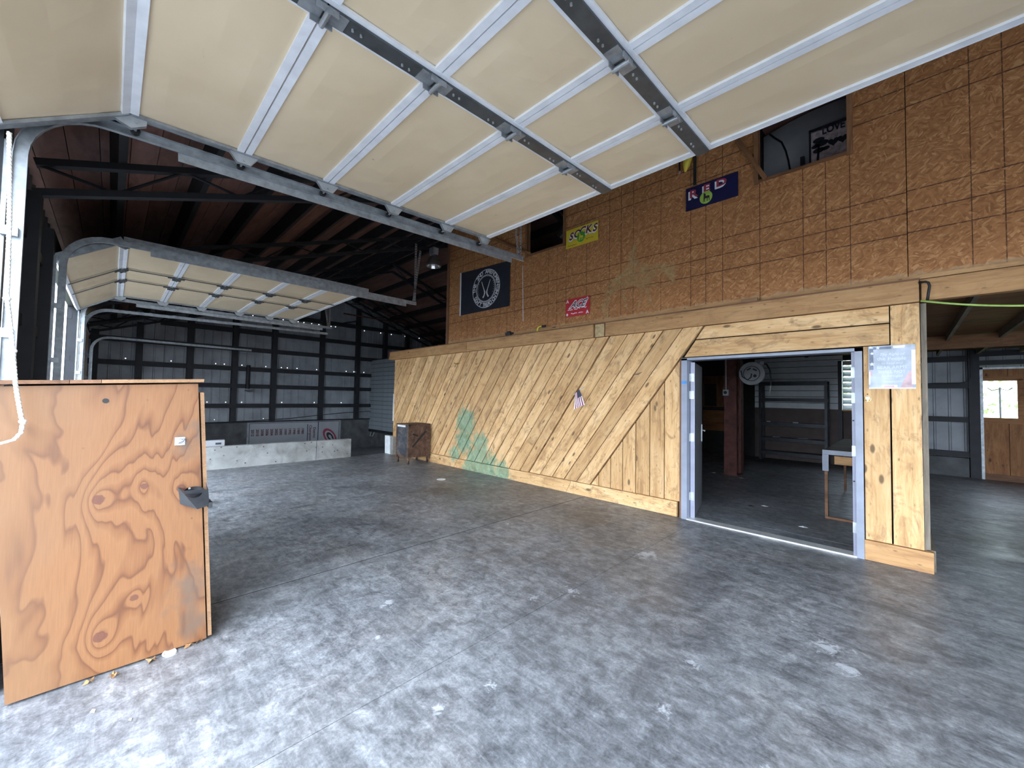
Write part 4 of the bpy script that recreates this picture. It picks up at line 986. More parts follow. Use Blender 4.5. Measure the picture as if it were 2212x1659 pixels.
# hinged side door standing proud of the corner
bin_part('side_door', 'ply_edge', (-4.3, -3.236, .398, .418, .02, 1.60))
bin_part('door_strip', 'white_plastic', (-3.9, -3.30, .4185, .421, .3, 1.60))
for i, (a, b) in enumerate(((-.46, -.165), (-.163, -.045), (-.043, .415))):
    m = MB(); z0 = 1.622+(a+.43)*.052; z1 = 1.622+(b+.43)*.052
    m.add([(x, y, z) for x in (-4.44, -3.205) for y, z in ((a, z0), (b, z1), (b, z1+.020), (a, z0+.020))], [(0, 1, 2, 3), (7, 6, 5, 4), (0, 4, 5, 1), (1, 5, 6, 2), (2, 6, 7, 3), (3, 7, 4, 0)]); m.build('lid_board', 'trim_brown' if i < 2 else 'ply_edge', t)
m = MB().box(-3.23, -3.224, .285, .335, 1.268, 1.318); p = m.build('latch_plate', 'pale_steel', t)
MB().lathe([(0, .012), (.012, .012), (.016, 0)], (-3.224, .312, 1.294), (1, 0, 0), 10).build('latch_knob', 'pale_steel', t)
MB().tube([(-3.212, .30, 1.285), (-3.206, .325, 1.30), (-3.212, .332, 1.31)], .005, 6).build('latch_lever', 'galvanised', t)
MB().cyl((-3.231, -.024, 1.543), (-3.2285, -.024, 1.543), .014, 14).build('hole', 'dark_base', t)
for y, z in ((.36, .97), (.37, 1.27), (.06, 1.27), (-.10, 1.28), (.19, 1.29), (.26, 1.285), (.385, .80), (.40, .52), (.15, 1.55), (.31, 1.62), (.34, 1.615)):
    MB().cyl((-3.231, y, z), (-3.2288, y, z), .005, 8).build('nail', 'trim_brown', t)
# black pocket bracket at the corner
c = empty('corner_bracket', (-3.2, .38, .95), 'black plastic pocket bracket', parent=t)
m = MB()
P = {'a': (-3.228, .312, 1.005), 'b': (-3.228, .325, .90), 'c': (-3.17, .405, .865), 'd': (-3.13, .33, 1.0), 'e': (-3.228, .448, 1.02), 'f': (-3.13, .45, .99), 'g': (-3.15, .462, .885), 'h': (-3.228, .47, .89)}
K = {k: i for i, k in enumerate(P)}
m.add(list(P.values()), [(K['a'], K['b'], K['c'], K['d']), (K['c'], K['b'], K['h'], K['g']), (K['e'], K['f'], K['g'], K['h']), (K['d'], K['c'], K['g'], K['f'])]); m.build('shell', 'black_plastic', c)
MB().lathe([(.05, 0), (.045, -.02), (.03, -.035), (0, -.04)], (-3.165, .385, .985), (.35, 0, .94), 18).build('rubber_cup', 'black_metal', c, smooth=True)
MB().box(-3.24, -3.13, .455, .475, .872, .905).build('hook', 'black_plastic', c); MB().cyl((-3.16, .36, 1.0), (-3.155, .36, 1.006), .006, 8).build('screw', 'pale_steel', c)
# pull rope
rp = [(-3.13, -.405, 2.87), (-3.13, -.398, 2.70), (-3.13, -.390, 2.5), (-3.13, -.384, 2.24), (-3.13, -.381, 2.05), (-3.13, -.356, 1.83), (-3.13, -.338, 1.625), (-3.13, -.318, 1.487), (-3.13, -.308, 1.43), (-3.13, -.312, 1.385), (-3.13, -.333, 1.35), (-3.13, -.372, 1.335), (-3.13, -.40, 1.333)]
t = empty('pull_rope', rp[0], 'white knotted pull rope hanging in front of the plywood bin', 'rope')
for ph in (0, 2.09, 4.19):
    m = MB(); pts = []
    for i in range(len(rp)-1):
        a, b = Vector(rp[i]), Vector(rp[i+1]); n = max(2, int((b-a).length/.012))
        for k in range(n): pts.append(a+(b-a)*k/n)
    q = []; s_ = 0.
    for i, p in enumerate(pts): s_ += .012; q.append(p+Vector((math.cos(s_*110+ph)*.0045, math.sin(s_*110+ph)*.0045, 0)))
    m.tube(q, .0055, 6).build('strand', 'rope_fibre', t, smooth=True)
for z_, y_ in ((1.79, -.352), (1.44, -.309), (2.045, -.381)):
    m = MB().lathe([(.004+.011*math.cos(a), .011*math.sin(a)) for a in [k*PI/6 for k in range(-3, 4)]], (-3.13, y_, z_), (0, .1, 1), 10); m.build('knot', 'rope_fibre', t, smooth=True)
# leaves and litter under the bin
def leaf(x, y, r, rot, label, mat='leaf_brown'):
    m = MB(); n = 9
    pts = [(x, y, .012)]
    for k in range(n):
        a = rot+2*PI*k/n; q = r*(1 if k % 2 else .55)*(.7+.3*math.sin(k*3.1)); pts.append((x+q*math.cos(a), y+q*math.sin(a), .004+.018*(k % 3 == 0)))
    m.add(pts, [(0, 1+k, 1+(k+1) % n) for k in range(n)])
    tag(m.build('dry_leaf', mat), label, 'leaf', 'dry leaves under the plywood bin')
leaf(-3.19, -.03, .035, .2, 'small dry brown leaf at the near left under the plywood bin')
leaf(-3.17, .065, .04, 1.1, 'long dry brown leaf second from the left under the bin')
leaf(-3.195, .225, .045, 2.2, 'curled dry brown leaf left of the white cap under the bin')
leaf(-3.225, .40, .045, .5, 'dry brown leaf at the far front corner of the bin')
leaf(-3.235, .455, .04, 1.9, 'pointed dry leaf just behind the bin corner')
o = MB().lathe([(0, .006), (.02, .005), (.032, .012), (.036, .004), (.034, 0), (0, 0)], (-3.21, .305, .002), (.15, .1, 1), 18).build('clear_cap', 'paper_white'); tag(o, 'clear white round cap among the leaves under the bin', 'cap')
for i, (x, y, s_) in enumerate(((-2.897, -.01, .02), (-2.70, .12, .012))):
    o = MB().add([(x-s_, y, .002), (x, y-s_*.5, .002), (x+s_, y+.3*s_, .002), (x, y+.5*s_, .006)], [(0, 1, 2, 3), (3, 2, 1, 0)]).build('paint_chip', 'paper_white'); tag(o, ('white chip on the concrete in front of the bin', 'tiny white chip on the concrete right of the bin front')[i], 'chip')

# ================================================================== FAR END OF THE BAY
t = MB().box(-10.36, -10.2, 3.56, 4.405, -.02, .465).build('concrete_curb', 'concrete_block'); tag(t, 'short right piece of the low concrete curb wall', 'curb', 'concrete curb pieces')
t = MB().box(-10.36, -10.2, -.4, 3.55, -.02, .470).build('concrete_curb', 'concrete_block'); tag(t, 'long left piece of the low concrete curb wall', 'curb', 'concrete curb pieces')
t = empty('curb_stub', (-10.2, 5.5, 0), 'whitewashed concrete stub beside the rusty cabinet at the wall end', 'curb')
m = MB().box(-10.33, -10.05, 5.42, 5.515, 0, .49); m.v = [(x-(.02 if z > .2 else 0), y, z) for x, y, z in m.v]; m.build('block', 'mortar_white', t)
MB().box(-10.20, -9.92, 5.435, 5.519, .0, .48).build('side_block', 'concrete_block', t)
# championship board leaning on the plinth
t = empty('championship_board', (-15.9, 4.85, -.5), 'framed white board with years and an oval letter logo lying on its side', 'sign')
bx_ = -15.90
MB().box(bx_-.03, bx_, 3.29, 6.41, -.55, .60).build('panel', 'board_white', t)
for a in ((3.27, 6.43, .585, .62), (3.27, 3.31, -.55, .6), (6.39, 6.43, -.55, .6)): MB().box(bx_-.03, bx_+.02, a[0], a[1], a[2], a[3]).build('frame', 'board_frame', t)
m = MB()
for a in ((3.34, 6.36, .555, .570), (3.335, 3.35, -.5, .56), (6.35, 6.365, -.5, .56)): m.box(bx_, bx_+.003, *a)
m.box(bx_, bx_+.003, 5.565, 5.592, -.5, .56)
m.box(bx_, bx_+.003, 5.19, 5.215, -.5, .48)
m.build('border_line', 'sign_navy', t)
yrs = ['1980', '1989', '1990', '1992', '1999', '2000', '2002', '2004', '2006', '2008', '2010', '2012']
m = MB()
for i, yv in enumerate(yrs): addtext(m, yv, bx_+.004, 5.03-i*.145, .24, .115, rot=-PI/2, plane='X', bold=.004)
addtext(m, 'District', bx_+.004, 5.44, .36, .13, rot=-PI/2, plane='X', align='LEFT', bold=.003); addtext(m, 'Champions', bx_+.004, 5.30, .44, .13, rot=-PI/2, plane='X', align='LEFT', bold=.003)
m.build('lettering', 'print_maroon', t)
def oval(cy, cz, ra, rb, inner, rot, mat, nm, arc=(0, 2*PI), dx=.004):
    m = MB(); n = 30; vs = []
    for k in (1, inner):
        for i in range(n+1):
            a = arc[0]+(arc[1]-arc[0])*i/n; u, v = ra*k*math.cos(a), rb*k*math.sin(a); vs.append((bx_+dx, cy+u*math.cos(rot)-v*math.sin(rot), cz+u*math.sin(rot)+v*math.cos(rot)))
    m.add(vs, [(i, i+1, i+n+2, i+n+1) for i in range(n)]); m.build(nm, mat, t)
oval(6.02, -.02, .36, .20, .72, -.95, 'print_crimson', 'logo_ring'); oval(6.03, -.03, .20, .10, .45, -.95, 'print_dark', 'logo_letter', (.4, 5.6), .005)
# pale sheet lying behind the curb at the left
t = MB().box(-10.52, -10.38, 1.36, 1.74, .465, .59).build('metal_tray', 'board_white'); tag(t, 'small pale metal box behind the left end of the concrete curb', 'box')
MB().box(-10.379, -10.376, 1.58, 1.68, .50, .54).build('slot', 'black_plastic', t)
# rusty cabinet on casters
t = empty('rusty_cabinet', (-8.52, 5.2, 0), 'old rusty metal cabinet on four casters against the board wall', 'cabinet')
x0, x1, y0, y1 = -8.80, -8.23, 4.91, 5.495
MB().box(x0+.012, x1-.012, y0+.012, y1-.012, .17, .905).build('body', 'rusty_brown', t)
MB().box(x0+.03, x1-.03, y0-.004, y0+.012, .20, .90).build('front_panel', 'rusty_black', t)
MB().box(x0+.03, x0+.42, y0-.007, y0-.002, .86, .925).build('paint_patch', 'white_rail', t)
MB().box(x0, x1, y0-.008, y1, .905, .935).build('top', 'rusty_brown', t)
for x in (x0, x1-.05):
    for y in (y0-.01, y1-.05): MB().box(x, x+.05, y, y+.05, .09, .93).build('corner_post', 'rusty_brown', t)
MB().box(x1-.012, x1-.004, y0+.06, y1-.06, .22, .88).build('side_panel', 'rusty_brown', t)
p, q = Vector((x1, y0+.10, .40)), Vector((x1, y1-.12, .76)); dd = (q-p).normalized()
MB().obox(p, (1, 0, 0), dd, Vector((1, 0, 0)).cross(dd), (-.006, .012), (0, (q-p).length), (-.018, .018)).build('bar', 'black_metal', t)
p, q = Vector((x1, y0+.11, .70)), Vector((x1, y0+.24, .655)); dd = (q-p).normalized()
MB().obox(p, (1, 0, 0), dd, Vector((1, 0, 0)).cross(dd), (-.006, .016), (0, (q-p).length), (-.02, .02)).build('handle', 'black_metal', t)
MB().box(x0+.02, x1-.02, y0+.02, y1-.02, .15, .17).build('bottom_pan', 'rusty_brown', t)
for x in (x0+.05, x1-.05):
    for y in (y0+.03, y1-.04):
        k = MB(); k.box(x-.02, x+.02, y-.018, y-.012, .03, .12); k.box(x-.02, x+.02, y+.012, y+.018, .03, .12); k.box(x-.025, x+.025, y-.02, y+.02, .115, .13); cz = k.build('caster', 'rusty_brown', t)
        MB().cyl((x, y-.011, .036), (x, y+.011, .036), .036, 14).build('wheel', 'black_metal', cz)

# ================================================================== SIGNS AND FITTINGS ON THE WALLS
# black flag
t = empty('black_flag', (-6.47, 5.6, 3.97), 'black flag with a white round emblem pinned on the OSB wall', 'flag')
m = MB(); nx, nz = 18, 10; vs = []
for i in range(nx+1):
    for k in range(nz+1):
        u, v = i/nx, k/nz; zt = 4.47-.075*u; zb = 3.48-.02*u
        vs.append((-7.27+1.60*u, 5.606+.004*math.sin(u*9+v*4), zb+(zt-zb)*v))
m.add(vs, [(i*(nz+1)+k, (i+1)*(nz+1)+k, (i+1)*(nz+1)+k+1, i*(nz+1)+k+1) for i in range(nx) for k in range(nz)]); m.build('cloth', 'flag_black', t, smooth=True)
MB().box(-7.31, -7.268, 5.600, 5.607, 3.475, 4.475).build('hoist_band', 'print_white', t)
m = MB(); fx, fz, fy = -6.40, 3.95, 5.598
disc(m, fx, fy, fz, .445, .42, 40, .965); disc(m, fx, fy, fz, .318, .30, 40, .955); disc(m, fx, fy, fz, .295, .278, 40, .97)
def arctext(txt, r, a0, a1, size, flip=False):
    n = len(txt)
    for i, ch in enumerate(txt):
        if ch == ' ': continue
        a = math.radians(a0+(a1-a0)*(i+.5)/n); addtext(m, ch, fx+r*1.05*math.cos(a), fy, fz+r*math.sin(a), size, rot=a-PI/2 if not flip else a+PI/2, bold=.004)
arctext('THE 2ND AMENDMENT', .362, 188, -12, .125); arctext("DON'T TREAD ON ME", .362, 205, 350, .118, True)
for sg in (-1, 1):
    p = [Vector((fx+sg*.14, fy, fz+.17)), Vector((fx+sg*.055, fy, fz-.02)), Vector((fx+sg*.03, fy, fz-.08)), Vector((fx+sg*.05, fy, fz-.14)), Vector((fx+sg*.09, fy, fz-.19))]; wds = [.008, .011, .02, .016, .02]
    for i in range(4):
        d = (p[i+1]-p[i]).normalized(); nn = Vector((-d.z, 0, d.x)); m.add([p[i]-nn*wds[i], p[i+1]-nn*wds[i+1], p[i+1]+nn*wds[i+1], p[i]+nn*wds[i]], [(0, 1, 2, 3)])
for k in range(6):
    for sg in (-1, 1): disc(m, fx+sg*(.255-.004*(k-2.5)**2), fy, fz-.10+k*.045, .008, .008, 6)
m.build('emblem', 'print_white', t)
# yellow SOCKS sign
def animal(m, x, y, z, s, flip=1):
    P = [(-.30, .46), (-.24, .62), (-.18, .50), (-.08, .42), (-.06, .16), (.28, .16), (.36, .06), (.36, -.5), (.28, -.5), (.26, -.14), (.16, -.14), (.14, -.5), (.06, -.5), (.05, -.12), (-.14, -.12), (-.16, -.5), (-.24, -.5), (-.24, -.1), (-.32, -.5), (-.38, -.5), (-.30, .1)]
    m.add([(x+a*s*flip, y, z+b*s) for a, b in P], [tuple(range(len(P)))])
t = empty('socks_sign', (-3.92, 5.6, 4.42), 'yellow sign reading SOCKS on the OSB wall', 'sign')
MB().box(-4.253, -3.595, 5.598, 5.606, 4.259, 4.586).build('panel', 'sign_yellow', t)
m = MB(); lt = MB()
for i, ch in enumerate('SOCKS'):
    x = -4.15+i*.117+(0, .01, 0.0, .01, .02)[i]; z = 4.455+(-.005, .012, .035, .03, .02)[i]
    addtext(m, ch, x-.006, 5.5970, z-.012, .19, shear=.25, bold=.012); addtext(lt, ch, x, 5.5962, z, .175, shear=.25, bold=.005)
m.build('letter_shadow', 'cloth_white', t); lt.build('lettering', 'print_maroon', t)
m = MB(); disc(m, -3.935, 5.5955, 4.40, .085, .09); m.build('green_disc', 'print_green', t)
m = MB(); animal(m, -3.935, 5.595, 4.40, .12); m.build('animal_mark', 'sign_yellow', t)
def squiggle(m, x0_, x1_, y, z, h, n, th=.004, seed=0):
    r = random.Random(seed); pts = [Vector((x0_+(x1_-x0_)*i/n, y, z+h*(r.uniform(-1, 1)))) for i in range(n+1)]
    for a, b in zip(pts, pts[1:]):
        d = (b-a).normalized(); nn = Vector((-d.z, 0, d.x))*th; m.add([a-nn, b-nn, b+nn, a+nn], [(0, 1, 2, 3)])
m = MB(); squiggle(m, -4.22, -4.03, 5.5965, 4.295, .016, 16, .003, 1); squiggle(m, -3.84, -3.68, 5.5965, 4.335, .016, 13, .003, 2); m.build('script', 'print_maroon', t)
# navy RED sign
t = empty('red_sign', (-1.83, 5.6, 4.42), 'navy blue sign reading RED with a lime green disc on the OSB wall', 'sign')
MB().box(-2.158, -1.498, 5.598, 5.606, 4.262, 4.584).build('panel', 'sign_navy', t)
m = MB(); lt = MB()
for ch, x, z in (('R', -2.06, 4.475), ('E', -1.885, 4.495), ('D', -1.70, 4.502)):
    addtext(m, ch, x-.012, 5.5970, z-.014, .185, bold=.008, sx=1.05, sz=.75 if ch != 'R' else .85); addtext(lt, ch, x+.004, 5.5962, z+.006, .175, bold=.006, sx=1.05, sz=.75 if ch != 'R' else .85)
m.build('letter_shadow', 'poster_white', t); lt.build('lettering', 'print_crimson', t)
m = MB(); disc(m, -1.89, 5.5955, 4.375, .082, .086); m.build('green_disc', 'print_lime', t)
m = MB(); animal(m, -1.885, 5.595, 4.375, .115); m.build('animal_mark', 'print_dark', t)
# red card sign
t = empty('ace_sign', (-4.0, 5.6, 3.19), 'small red card sign with white script on the lower OSB wall', 'sign')
MB().box(-4.244, -3.75, 5.598, 5.606, 3.034, 3.348).build('panel', 'sign_red', t)
m = MB(); dkm = MB()
addtext(m, 'ACE', -4.0, 5.5970, 3.235, .165, shear=.6, bold=.014); addtext(dkm, 'ACE', -3.998, 5.5962, 3.238, .160, shear=.6, bold=.001)
for x, z in ((-4.205, 3.305), (-3.79, 3.075)): addtext(m, 'A', x, 5.597, z, .075, bold=.004)
for x, z in ((-3.79, 3.31), (-4.21, 3.075)): m.add([(x+a*.024, 5.597, z+b*.024) for a, b in ((0, 1.2), (.9, .1), (.8, -.5), (.2, -.3), (.4, -1), (-.4, -1), (-.2, -.3), (-.8, -.5), (-.9, .1))], [tuple(range(9))])
squiggle(m, -4.20, -4.09, 5.597, 3.155, .009, 9, .006, 3); squiggle(m, -4.06, -3.94, 5.597, 3.16, .012, 9, .006, 4); squiggle(m, -3.91, -3.81, 5.597, 3.16, .010, 8, .006, 5); squiggle(m, -4.13, -4.0, 5.597, 3.085, .009, 9, .006, 6); squiggle(m, -3.97, -3.88, 5.597, 3.088, .010, 7, .007, 7)
m.build('lettering', 'cloth_white', t); dkm.build('letter_fill', 'print_maroon', t)
# second amendment poster by the doorway
t = empty('amendment_poster', (-.09, 5.52, 1.97), 'glossy pale blue poster with faded text right of the doorway', 'poster')
MB().box(-.262, .080, 5.522, 5.528, 1.756, 2.196).build('sheet', 'poster_blue', t)
y = 5.5212
m = MB(); m.box(-.262, .08, y, y+.001, 1.756, 1.768); m.box(.052, .080, y, y+.001, 1.80, 2.14); m.box(-.262, -.25, y, y+.001, 1.80, 1.93); m.box(-.165, -.05, y, y+.001, 1.768, 1.795); m.add([(-.075+.0, y-.0004, 2.165), (.005, y-.0004, 2.165), (.008, y-.0004, 2.19), (-.078, y-.0004, 2.19)], [(0, 1, 2, 3)])
def star(m, x, z, r):
    m.add([(x+(r if k % 2 == 0 else r*.42)*math.sin(2*PI*k/10), y-.0006, z+(r if k % 2 == 0 else r*.42)*math.cos(2*PI*k/10)) for k in range(10)], [tuple(range(10))])
for x, z, r in ((-.235, 2.12, .018), (-.236, 2.01, .022), (-.19, 2.175, .018), (-.245, 2.185, .014)): star(m, x, z, r)
m.build('white_print', 'poster_white', t)
m = MB(); m.box(-.258, -.225, y+.0006, y+.0012, 1.95, 2.17); m.box(-.225, -.09, y+.0006, y+.0012, 2.16, 2.185); m.build('navy_print', 'poster_navy', t)
m = MB(); m.add([(-.03, y+.0003, 1.77), (.06, y+.0003, 1.77), (.075, y+.0003, 1.98), (.02, y+.0003, 1.90)], [(0, 1, 2, 3)]); m.add([(-.15, y-.0003, 1.768), (-.07, y-.0003, 1.768), (-.075, y-.0003, 1.79), (-.145, y-.0003, 1.79)], [(0, 1, 2, 3)]); m.add([(-.25, y, 1.90), (-.235, y, 1.88), (-.232, y, 1.93), (-.245, y, 1.955)], [(0, 1, 2, 3)]); m.build('pink_print', 'poster_pink', t)
m = MB()
for txt, z, s_, sh in (('The Right of', 2.105, .036, .25), ('the People', 2.06, .050, 0), ('to keep and', 2.015, .032, .25), ('BEAR ARMS', 1.972, .043, 0), ('SHALL NOT', 1.928, .038, 0), ('be infringed', 1.885, .032, .25)): addtext(m, txt, -.09, y-.0008, z, s_, shear=sh)
m.box(-.15, -.015, y-.0008, y, 1.828, 1.833); m.box(-.13, -.04, y-.0008, y, 1.816, 1.819)
m.build('lettering', 'poster_text', t)
# brass knocker
t = empty('door_knocker', (-.274, 5.53, 1.65), 'small brass emblem knocker below the poster', 'knocker')
MB().box(-.290, -.258, 5.530, 5.54, 1.648, 1.672).build('plate', 'brass', t); MB().box(-.28, -.268, 5.526, 5.54, 1.625, 1.65).build('stem', 'brass', t)
m = MB()
m.tube([(-.274+.026*math.cos(a), 5.533, 1.650+.028*math.sin(a)) for a in [PI*.9+k*PI*1.2/12 for k in range(13)]], .003, 6).build('ring', 'brass', t)
MB().cyl((-.274, 5.536, 1.70), (-.274, 5.54, 1.70), .006, 8).build('screw', 'black_metal', t)
# small flag on a stick
t = empty('small_flag', (-3.82, 5.5, 1.8), 'small striped flag on a stick stuck in the diagonal boards', 'flag')
MB().cyl((-3.80, 5.555, 1.81), (-3.875, 5.36, 1.665), .006, 8).build('stick', 'print_white', t)
def flagpt(u, v):
    a = Vector((-3.815, 5.42, 1.765)).lerp(Vector((-3.862, 5.37, 1.672)), v); b = Vector((-3.70, 5.42, 1.50)).lerp(Vector((-3.868, 5.36, 1.425)), v)
    p = a.lerp(b, u); return p+Vector((0, .012*math.sin(v*7+u*3), .004*math.sin(u*8)))
for k in range(11):
    m = MB(); v0, v1 = k/11, (k+1)/11
    u0 = .42 if k < 5 else 0
    n = 6; vs = []
    for i in range(n+1):
        u = u0+(1-u0)*i/n; vs += [flagpt(u, v0), flagpt(u, v1)]
    m.add(vs, [(2*i, 2*i+1, 2*i+3, 2*i+2) for i in range(n)]); m.build('stripe', 'cloth_white' if k % 2 == 0 else 'cloth_red', t)
m = MB(); vs = []
for i in range(4):
    for k in range(4): vs.append(flagpt(.42*i/3, 5/11*k/3))
m.add(vs, [(i*4+k, i*4+k+1, (i+1)*4+k+1, (i+1)*4+k) for i in range(3) for k in range(3)]); m.build('canton', 'cloth_navy', t)
# hooks on the boards
t = empty('brass_hook', (-7.23, 5.53, 2.36), 'brass double hook high on the left diagonal boards', 'hook')
MB().tube([(-7.33, 5.50, 2.375), (-7.29, 5.49, 2.355), (-7.23, 5.52, 2.352), (-7.17, 5.49, 2.352), (-7.13, 5.50, 2.37)], .010, 8).build('arm', 'brass', t); MB().cyl((-7.23, 5.51, 2.355), (-7.23, 5.54, 2.355), .02, 10).build('plate', 'brass', t)
t = empty('wire_hook', (-6.45, 5.53, 2.37), 'bent black wire hooks on the diagonal boards', 'hook')
MB().tube([(-6.55, 5.53, 2.43), (-6.56, 5.50, 2.42), (-6.55, 5.49, 2.30), (-6.52, 5.50, 2.32)], .005, 6).build('wire', 'trim_brown', t); MB().tube([(-6.46, 5.52, 2.31), (-6.40, 5.49, 2.33), (-6.36, 5.49, 2.38), (-6.33, 5.50, 2.32), (-6.31, 5.52, 2.40)], .005, 6).build('wire', 'trim_brown', t)
t = empty('bark_snag', (-2.86, 5.53, 1.99), 'loose curl of bark lifting from a diagonal board', 'snag')
MB().add([(-2.93, 5.535, 1.985), (-2.83, 5.515, 1.995), (-2.76, 5.535, 2.02), (-2.83, 5.535, 1.975), (-2.86, 5.51, 1.978)], [(0, 4, 1), (1, 2, 3), (4, 3, 1), (0, 3, 4)]).build('curl', 'grey_wood', t)
# bits on the ledge
t = empty('floodlight', (-5.63, 5.56, 2.845), 'small black floodlight lying on the ledge under the flag', 'light')
MB().box(-5.70, -5.56, 5.53, 5.60, 2.845, 2.905).build('housing', 'black_plastic', t); MB().box(-5.66, -5.60, 5.54, 5.59, 2.905, 2.93).build('fin', 'black_metal', t); MB().cyl((-5.55, 5.56, 2.875), (-5.51, 5.56, 2.885), .018, 8).build('gland', 'black_metal', t)
t = empty('yellow_hose_end', (-4.78, 5.56, 2.845), 'bent yellow hose end on the ledge', 'hose')
MB().tube([(-4.84, 5.53, 2.845), (-4.84, 5.53, 2.89), (-4.81, 5.53, 2.925), (-4.76, 5.53, 2.93), (-4.73, 5.53, 2.925)], .018, 8).build('hose', 'strap_yellow', t, smooth=True); MB().cyl((-4.73, 5.53, 2.925), (-4.65, 5.53, 2.92), .02, 8).build('fitting', 'black_metal', t)
# yellow item and black strap above the RED sign
t = empty('yellow_pouch', (-2.14, 5.59, 4.8), 'yellow and black rolled pouch hanging above the RED sign', 'pouch')
m = MB().tube([(-2.09, 5.57, 5.25), (-2.10, 5.55, 5.05), (-2.13, 5.54, 4.90), (-2.15, 5.55, 4.81)], [.06, .065, .05, .012], 10); m.build('pouch', 'strap_yellow', t, smooth=True)
MB().tube([(-2.24, 5.58, 5.2), (-2.24, 5.57, 4.95), (-2.235, 5.57, 4.86)], .012, 8).build('cord', 'black_plastic', t); MB().cyl((-2.235, 5.57, 4.86), (-2.235, 5.57, 4.825), .014, 8).build('tip', 'poster_pink', t)
t = MB().box(-2.058, -2.018, 5.595, 5.602, 4.60, 5.35).build('black_strap', 'black_plastic'); tag(t, 'straight black strap hanging down to the RED sign', 'strap')
# hanging cable and rod at the passage
cpts = []
for k in range(15):
    u = k/14; cpts.append((.12+u*1.0, 5.40-.15*u, 2.592-.36*u+.155*u*u*1.1))
o = MB().tube(cpts, .009, 8).build('green_cable', 'cable_green', smooth=True); tag(o, 'lime green cable sagging across the passage opening', 'cable')
o = MB().tube([(.112, 5.50, 2.79), (.155, 5.48, 2.787), (.175, 5.48, 2.775), (.183, 5.48, 2.74), (.175, 5.48, 2.68), (.166, 5.48, 2.605)], .011, 8).build('bent_rod', 'black_metal', smooth=True); tag(o, 'black bent rod hook beside the end of the top beam', 'hook')
# pull chain from the track end
t = empty('pull_chain', (-3.43, 3.6, 3.2), 'thin white pull chain hanging from the end of the near door track', 'chain')
lk = None
for k in range(24):
    z = 3.27-.0295*k
    if lk is None:
        lk = MB().tube([(.004*math.cos(a), 0, .017*math.sin(a)) for a in [j*2*PI/10 for j in range(11)]], .0015, 5).build('link', 'pale_steel', t, origin=(0, 0, 0)); lk.location = Vector((-3.43, 3.615, z))-wloc(t)
    else: inst(lk, t, (-3.43, 3.615+.001*k, z), (0, 0, PI/2*(k % 2)))
# high-bay lamps
def highbay(x, y, z, top_z, label, group='high-bay lamps'):
    t = empty('high_bay_lamp', (x, y, z), label, 'lamp', group)
    MB().lathe([(.175, 0), (.18, .012), (.165, .06), (.14, .13), (.10, .20), (.055, .245), (.0, .25)], (x, y, z), (0, 0, 1), 28).build('shade', 'lamp_shell', t, smooth=True)
    MB().lathe([(.172, .004), (.155, .06), (.128, .13), (.09, .19), (.0, .22)], (x, y, z), (0, 0, 1), 28).build('reflector', 'reflector', t, smooth=True)
    MB().lathe([(0, .02), (.03, .03), (.045, .09), (.03, .15), (.02, .2)], (x, y, z), (0, 0, 1), 14).build('bulb', 'white_plastic', t, smooth=True)
    MB().cyl((x, y, z+.24), (x, y, z+.30), .03, 10).build('neck', 'galvanised', t); MB().box(x-.085, x+.085, y-.07, y+.07, z+.30, z+.43).build('ballast', 'galvanised', t)
    for dx in (-.095, .085): MB().box(x+dx, x+dx+.012, y-.05, y+.05, z+.26, z+.42).build('fin', 'pale_steel', t)
    MB().cyl((x, y, z+.43), (x, y, top_z), .012, 8).build('stem', 'black_metal', t)
highbay(-7.74, 5.15, 4.615, 5.55, 'high-bay lamp hanging just left of the OSB wall edge')
highbay(-5.02, 6.6, 5.03, 5.6, 'high-bay lamp seen inside the dark left wall opening')
# LOVE sign and white panel inside the right opening
t = empty('white_sheet_panel', (-.95, 6.6, 4.7), 'curved white panel standing inside the right wall opening', 'panel')
m = MB(); n = 12; vs = []
for i in range(n+1):
    u = i/n; x = -1.43+1.25*u; vs += [(x, 6.62-.06*math.sin(PI*u), 4.5), (x, 6.62-.06*math.sin(PI*u), 5.50+.06*math.sin(PI*u*.8)+.03*u), (x, 6.66, 4.5), (x, 6.66, 5.50+.06*math.sin(PI*u*.8)+.03*u)]
fs = []
for i in range(n):
    a = 4*i; b = 4*i+4; fs += [(a, b, b+1, a+1), (a+2, a+3, b+3, b+2), (a+1, b+1, b+3, a+3)]
m.add(vs, fs); m.build('sheet', 'panel_white', t, smooth=True)
MB().tube([(-1.35, 6.60, 5.50), (-1.28, 6.585, 5.40), (-1.20, 6.575, 5.30), (-1.15, 6.57, 5.15), (-1.12, 6.565, 5.0), (-1.10, 6.56, 4.85)], .012, 6).build('crease_cord', 'sign_iron', t)
MB().box(-1.85, -1.44, 6.5, 6.75, 2.93, 5.6).build('stand', 'black_metal', t)
t = empty('love_sign', (-.6, 6.2, 4.7), 'dark cut-out sign reading LOVE with a tree inside the right wall opening', 'sign')
MB().box(-.83, -.30, 6.21, 6.22, 4.60, 5.06).build('back_plate', 'sign_wood', t)
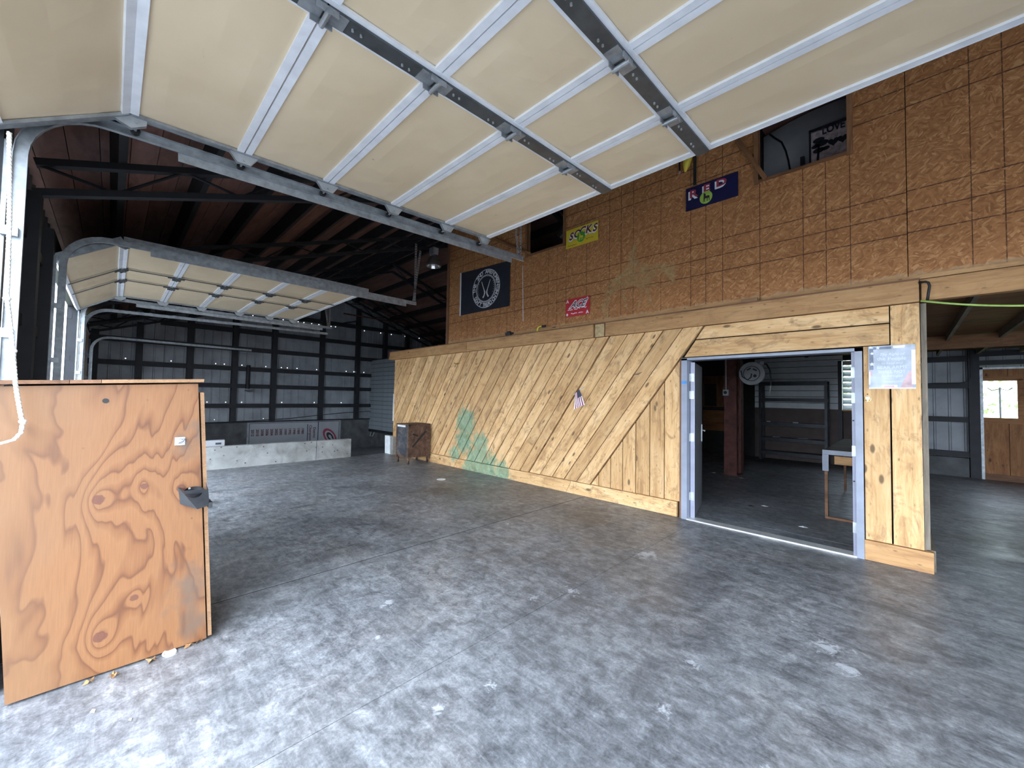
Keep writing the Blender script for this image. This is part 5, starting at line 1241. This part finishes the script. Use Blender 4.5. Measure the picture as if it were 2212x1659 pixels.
m = MB(); m.box(-.835, -.815, 6.19, 6.205, 4.45, 5.10); m.box(-.835, -.28, 6.19, 6.205, 5.075, 5.10); m.box(-.30, -.28, 6.19, 6.205, 4.45, 5.10); m.build('frame', 'sign_iron', t)
m = MB(); addtext(m, 'LOVE', -.590, 6.189, 5.025, .125, bold=.004, sx=.74); m.build('lettering', 'sign_iron', t)
m = MB()
for cx, cz, r in ((-.735, 4.93, .06), (-.705, 4.88, .07), (-.765, 4.86, .045), (-.735, 4.80, .06), (-.67, 4.80, .045)): disc(m, cx, 6.1885, cz, r, r*.55, 14)
m.add([(-.765, 6.1885, 4.6), (-.735, 6.1885, 4.6), (-.725, 6.1885, 4.85), (-.745, 6.1885, 4.85)], [(0, 1, 2, 3)])
for cx in (-.59, -.50):
    m.add([(cx+.055*16*math.sin(a)**3/16, 6.1885, 4.85+.055*(13*math.cos(a)-5*math.cos(2*a)-2*math.cos(3*a)-math.cos(4*a))/16) for a in [2*PI*k/20 for k in range(20)]], [tuple(range(20))])
m.build('cutout', 'sign_iron', t)
t = MB().box(-.93, -.885, 6.2, 6.25, 4.4, 4.80).build('small_block', 'sign_iron'); tag(t, 'small dark block left of the LOVE sign', 'block')
# plastic drape at the second doorway
t = MB(); vs = []; n = 10
for i in range(n+1):
    z = 1.0+1.55*i/n
    for k in range(7): a = k/6; vs.append((-7.5+.9*a*(1-.4*abs(i/n-.35)), -.66-.05*math.sin(a*9+i*.7), z))
t.add(vs, [(i*7+k, i*7+k+1, (i+1)*7+k+1, (i+1)*7+k) for i in range(n) for k in range(6)])
o = t.build('plastic_drape', 'drape_plastic', smooth=True); tag(o, 'grey translucent plastic drape hanging at the second doorway', 'drape')

# print is flat and too fine to pick apart letter by letter
for o in bpy.data.objects:
    if o.type == 'MESH' and o.parent and o.name.split('.')[0] in ('lettering', 'script', 'letter_fill', 'letter_shadow', 'pink_print', 'white_print', 'navy_print', 'border_line', 'emblem', 'cutout', 'bolt', 'glue_trace'): o['kind'] = 'stuff'
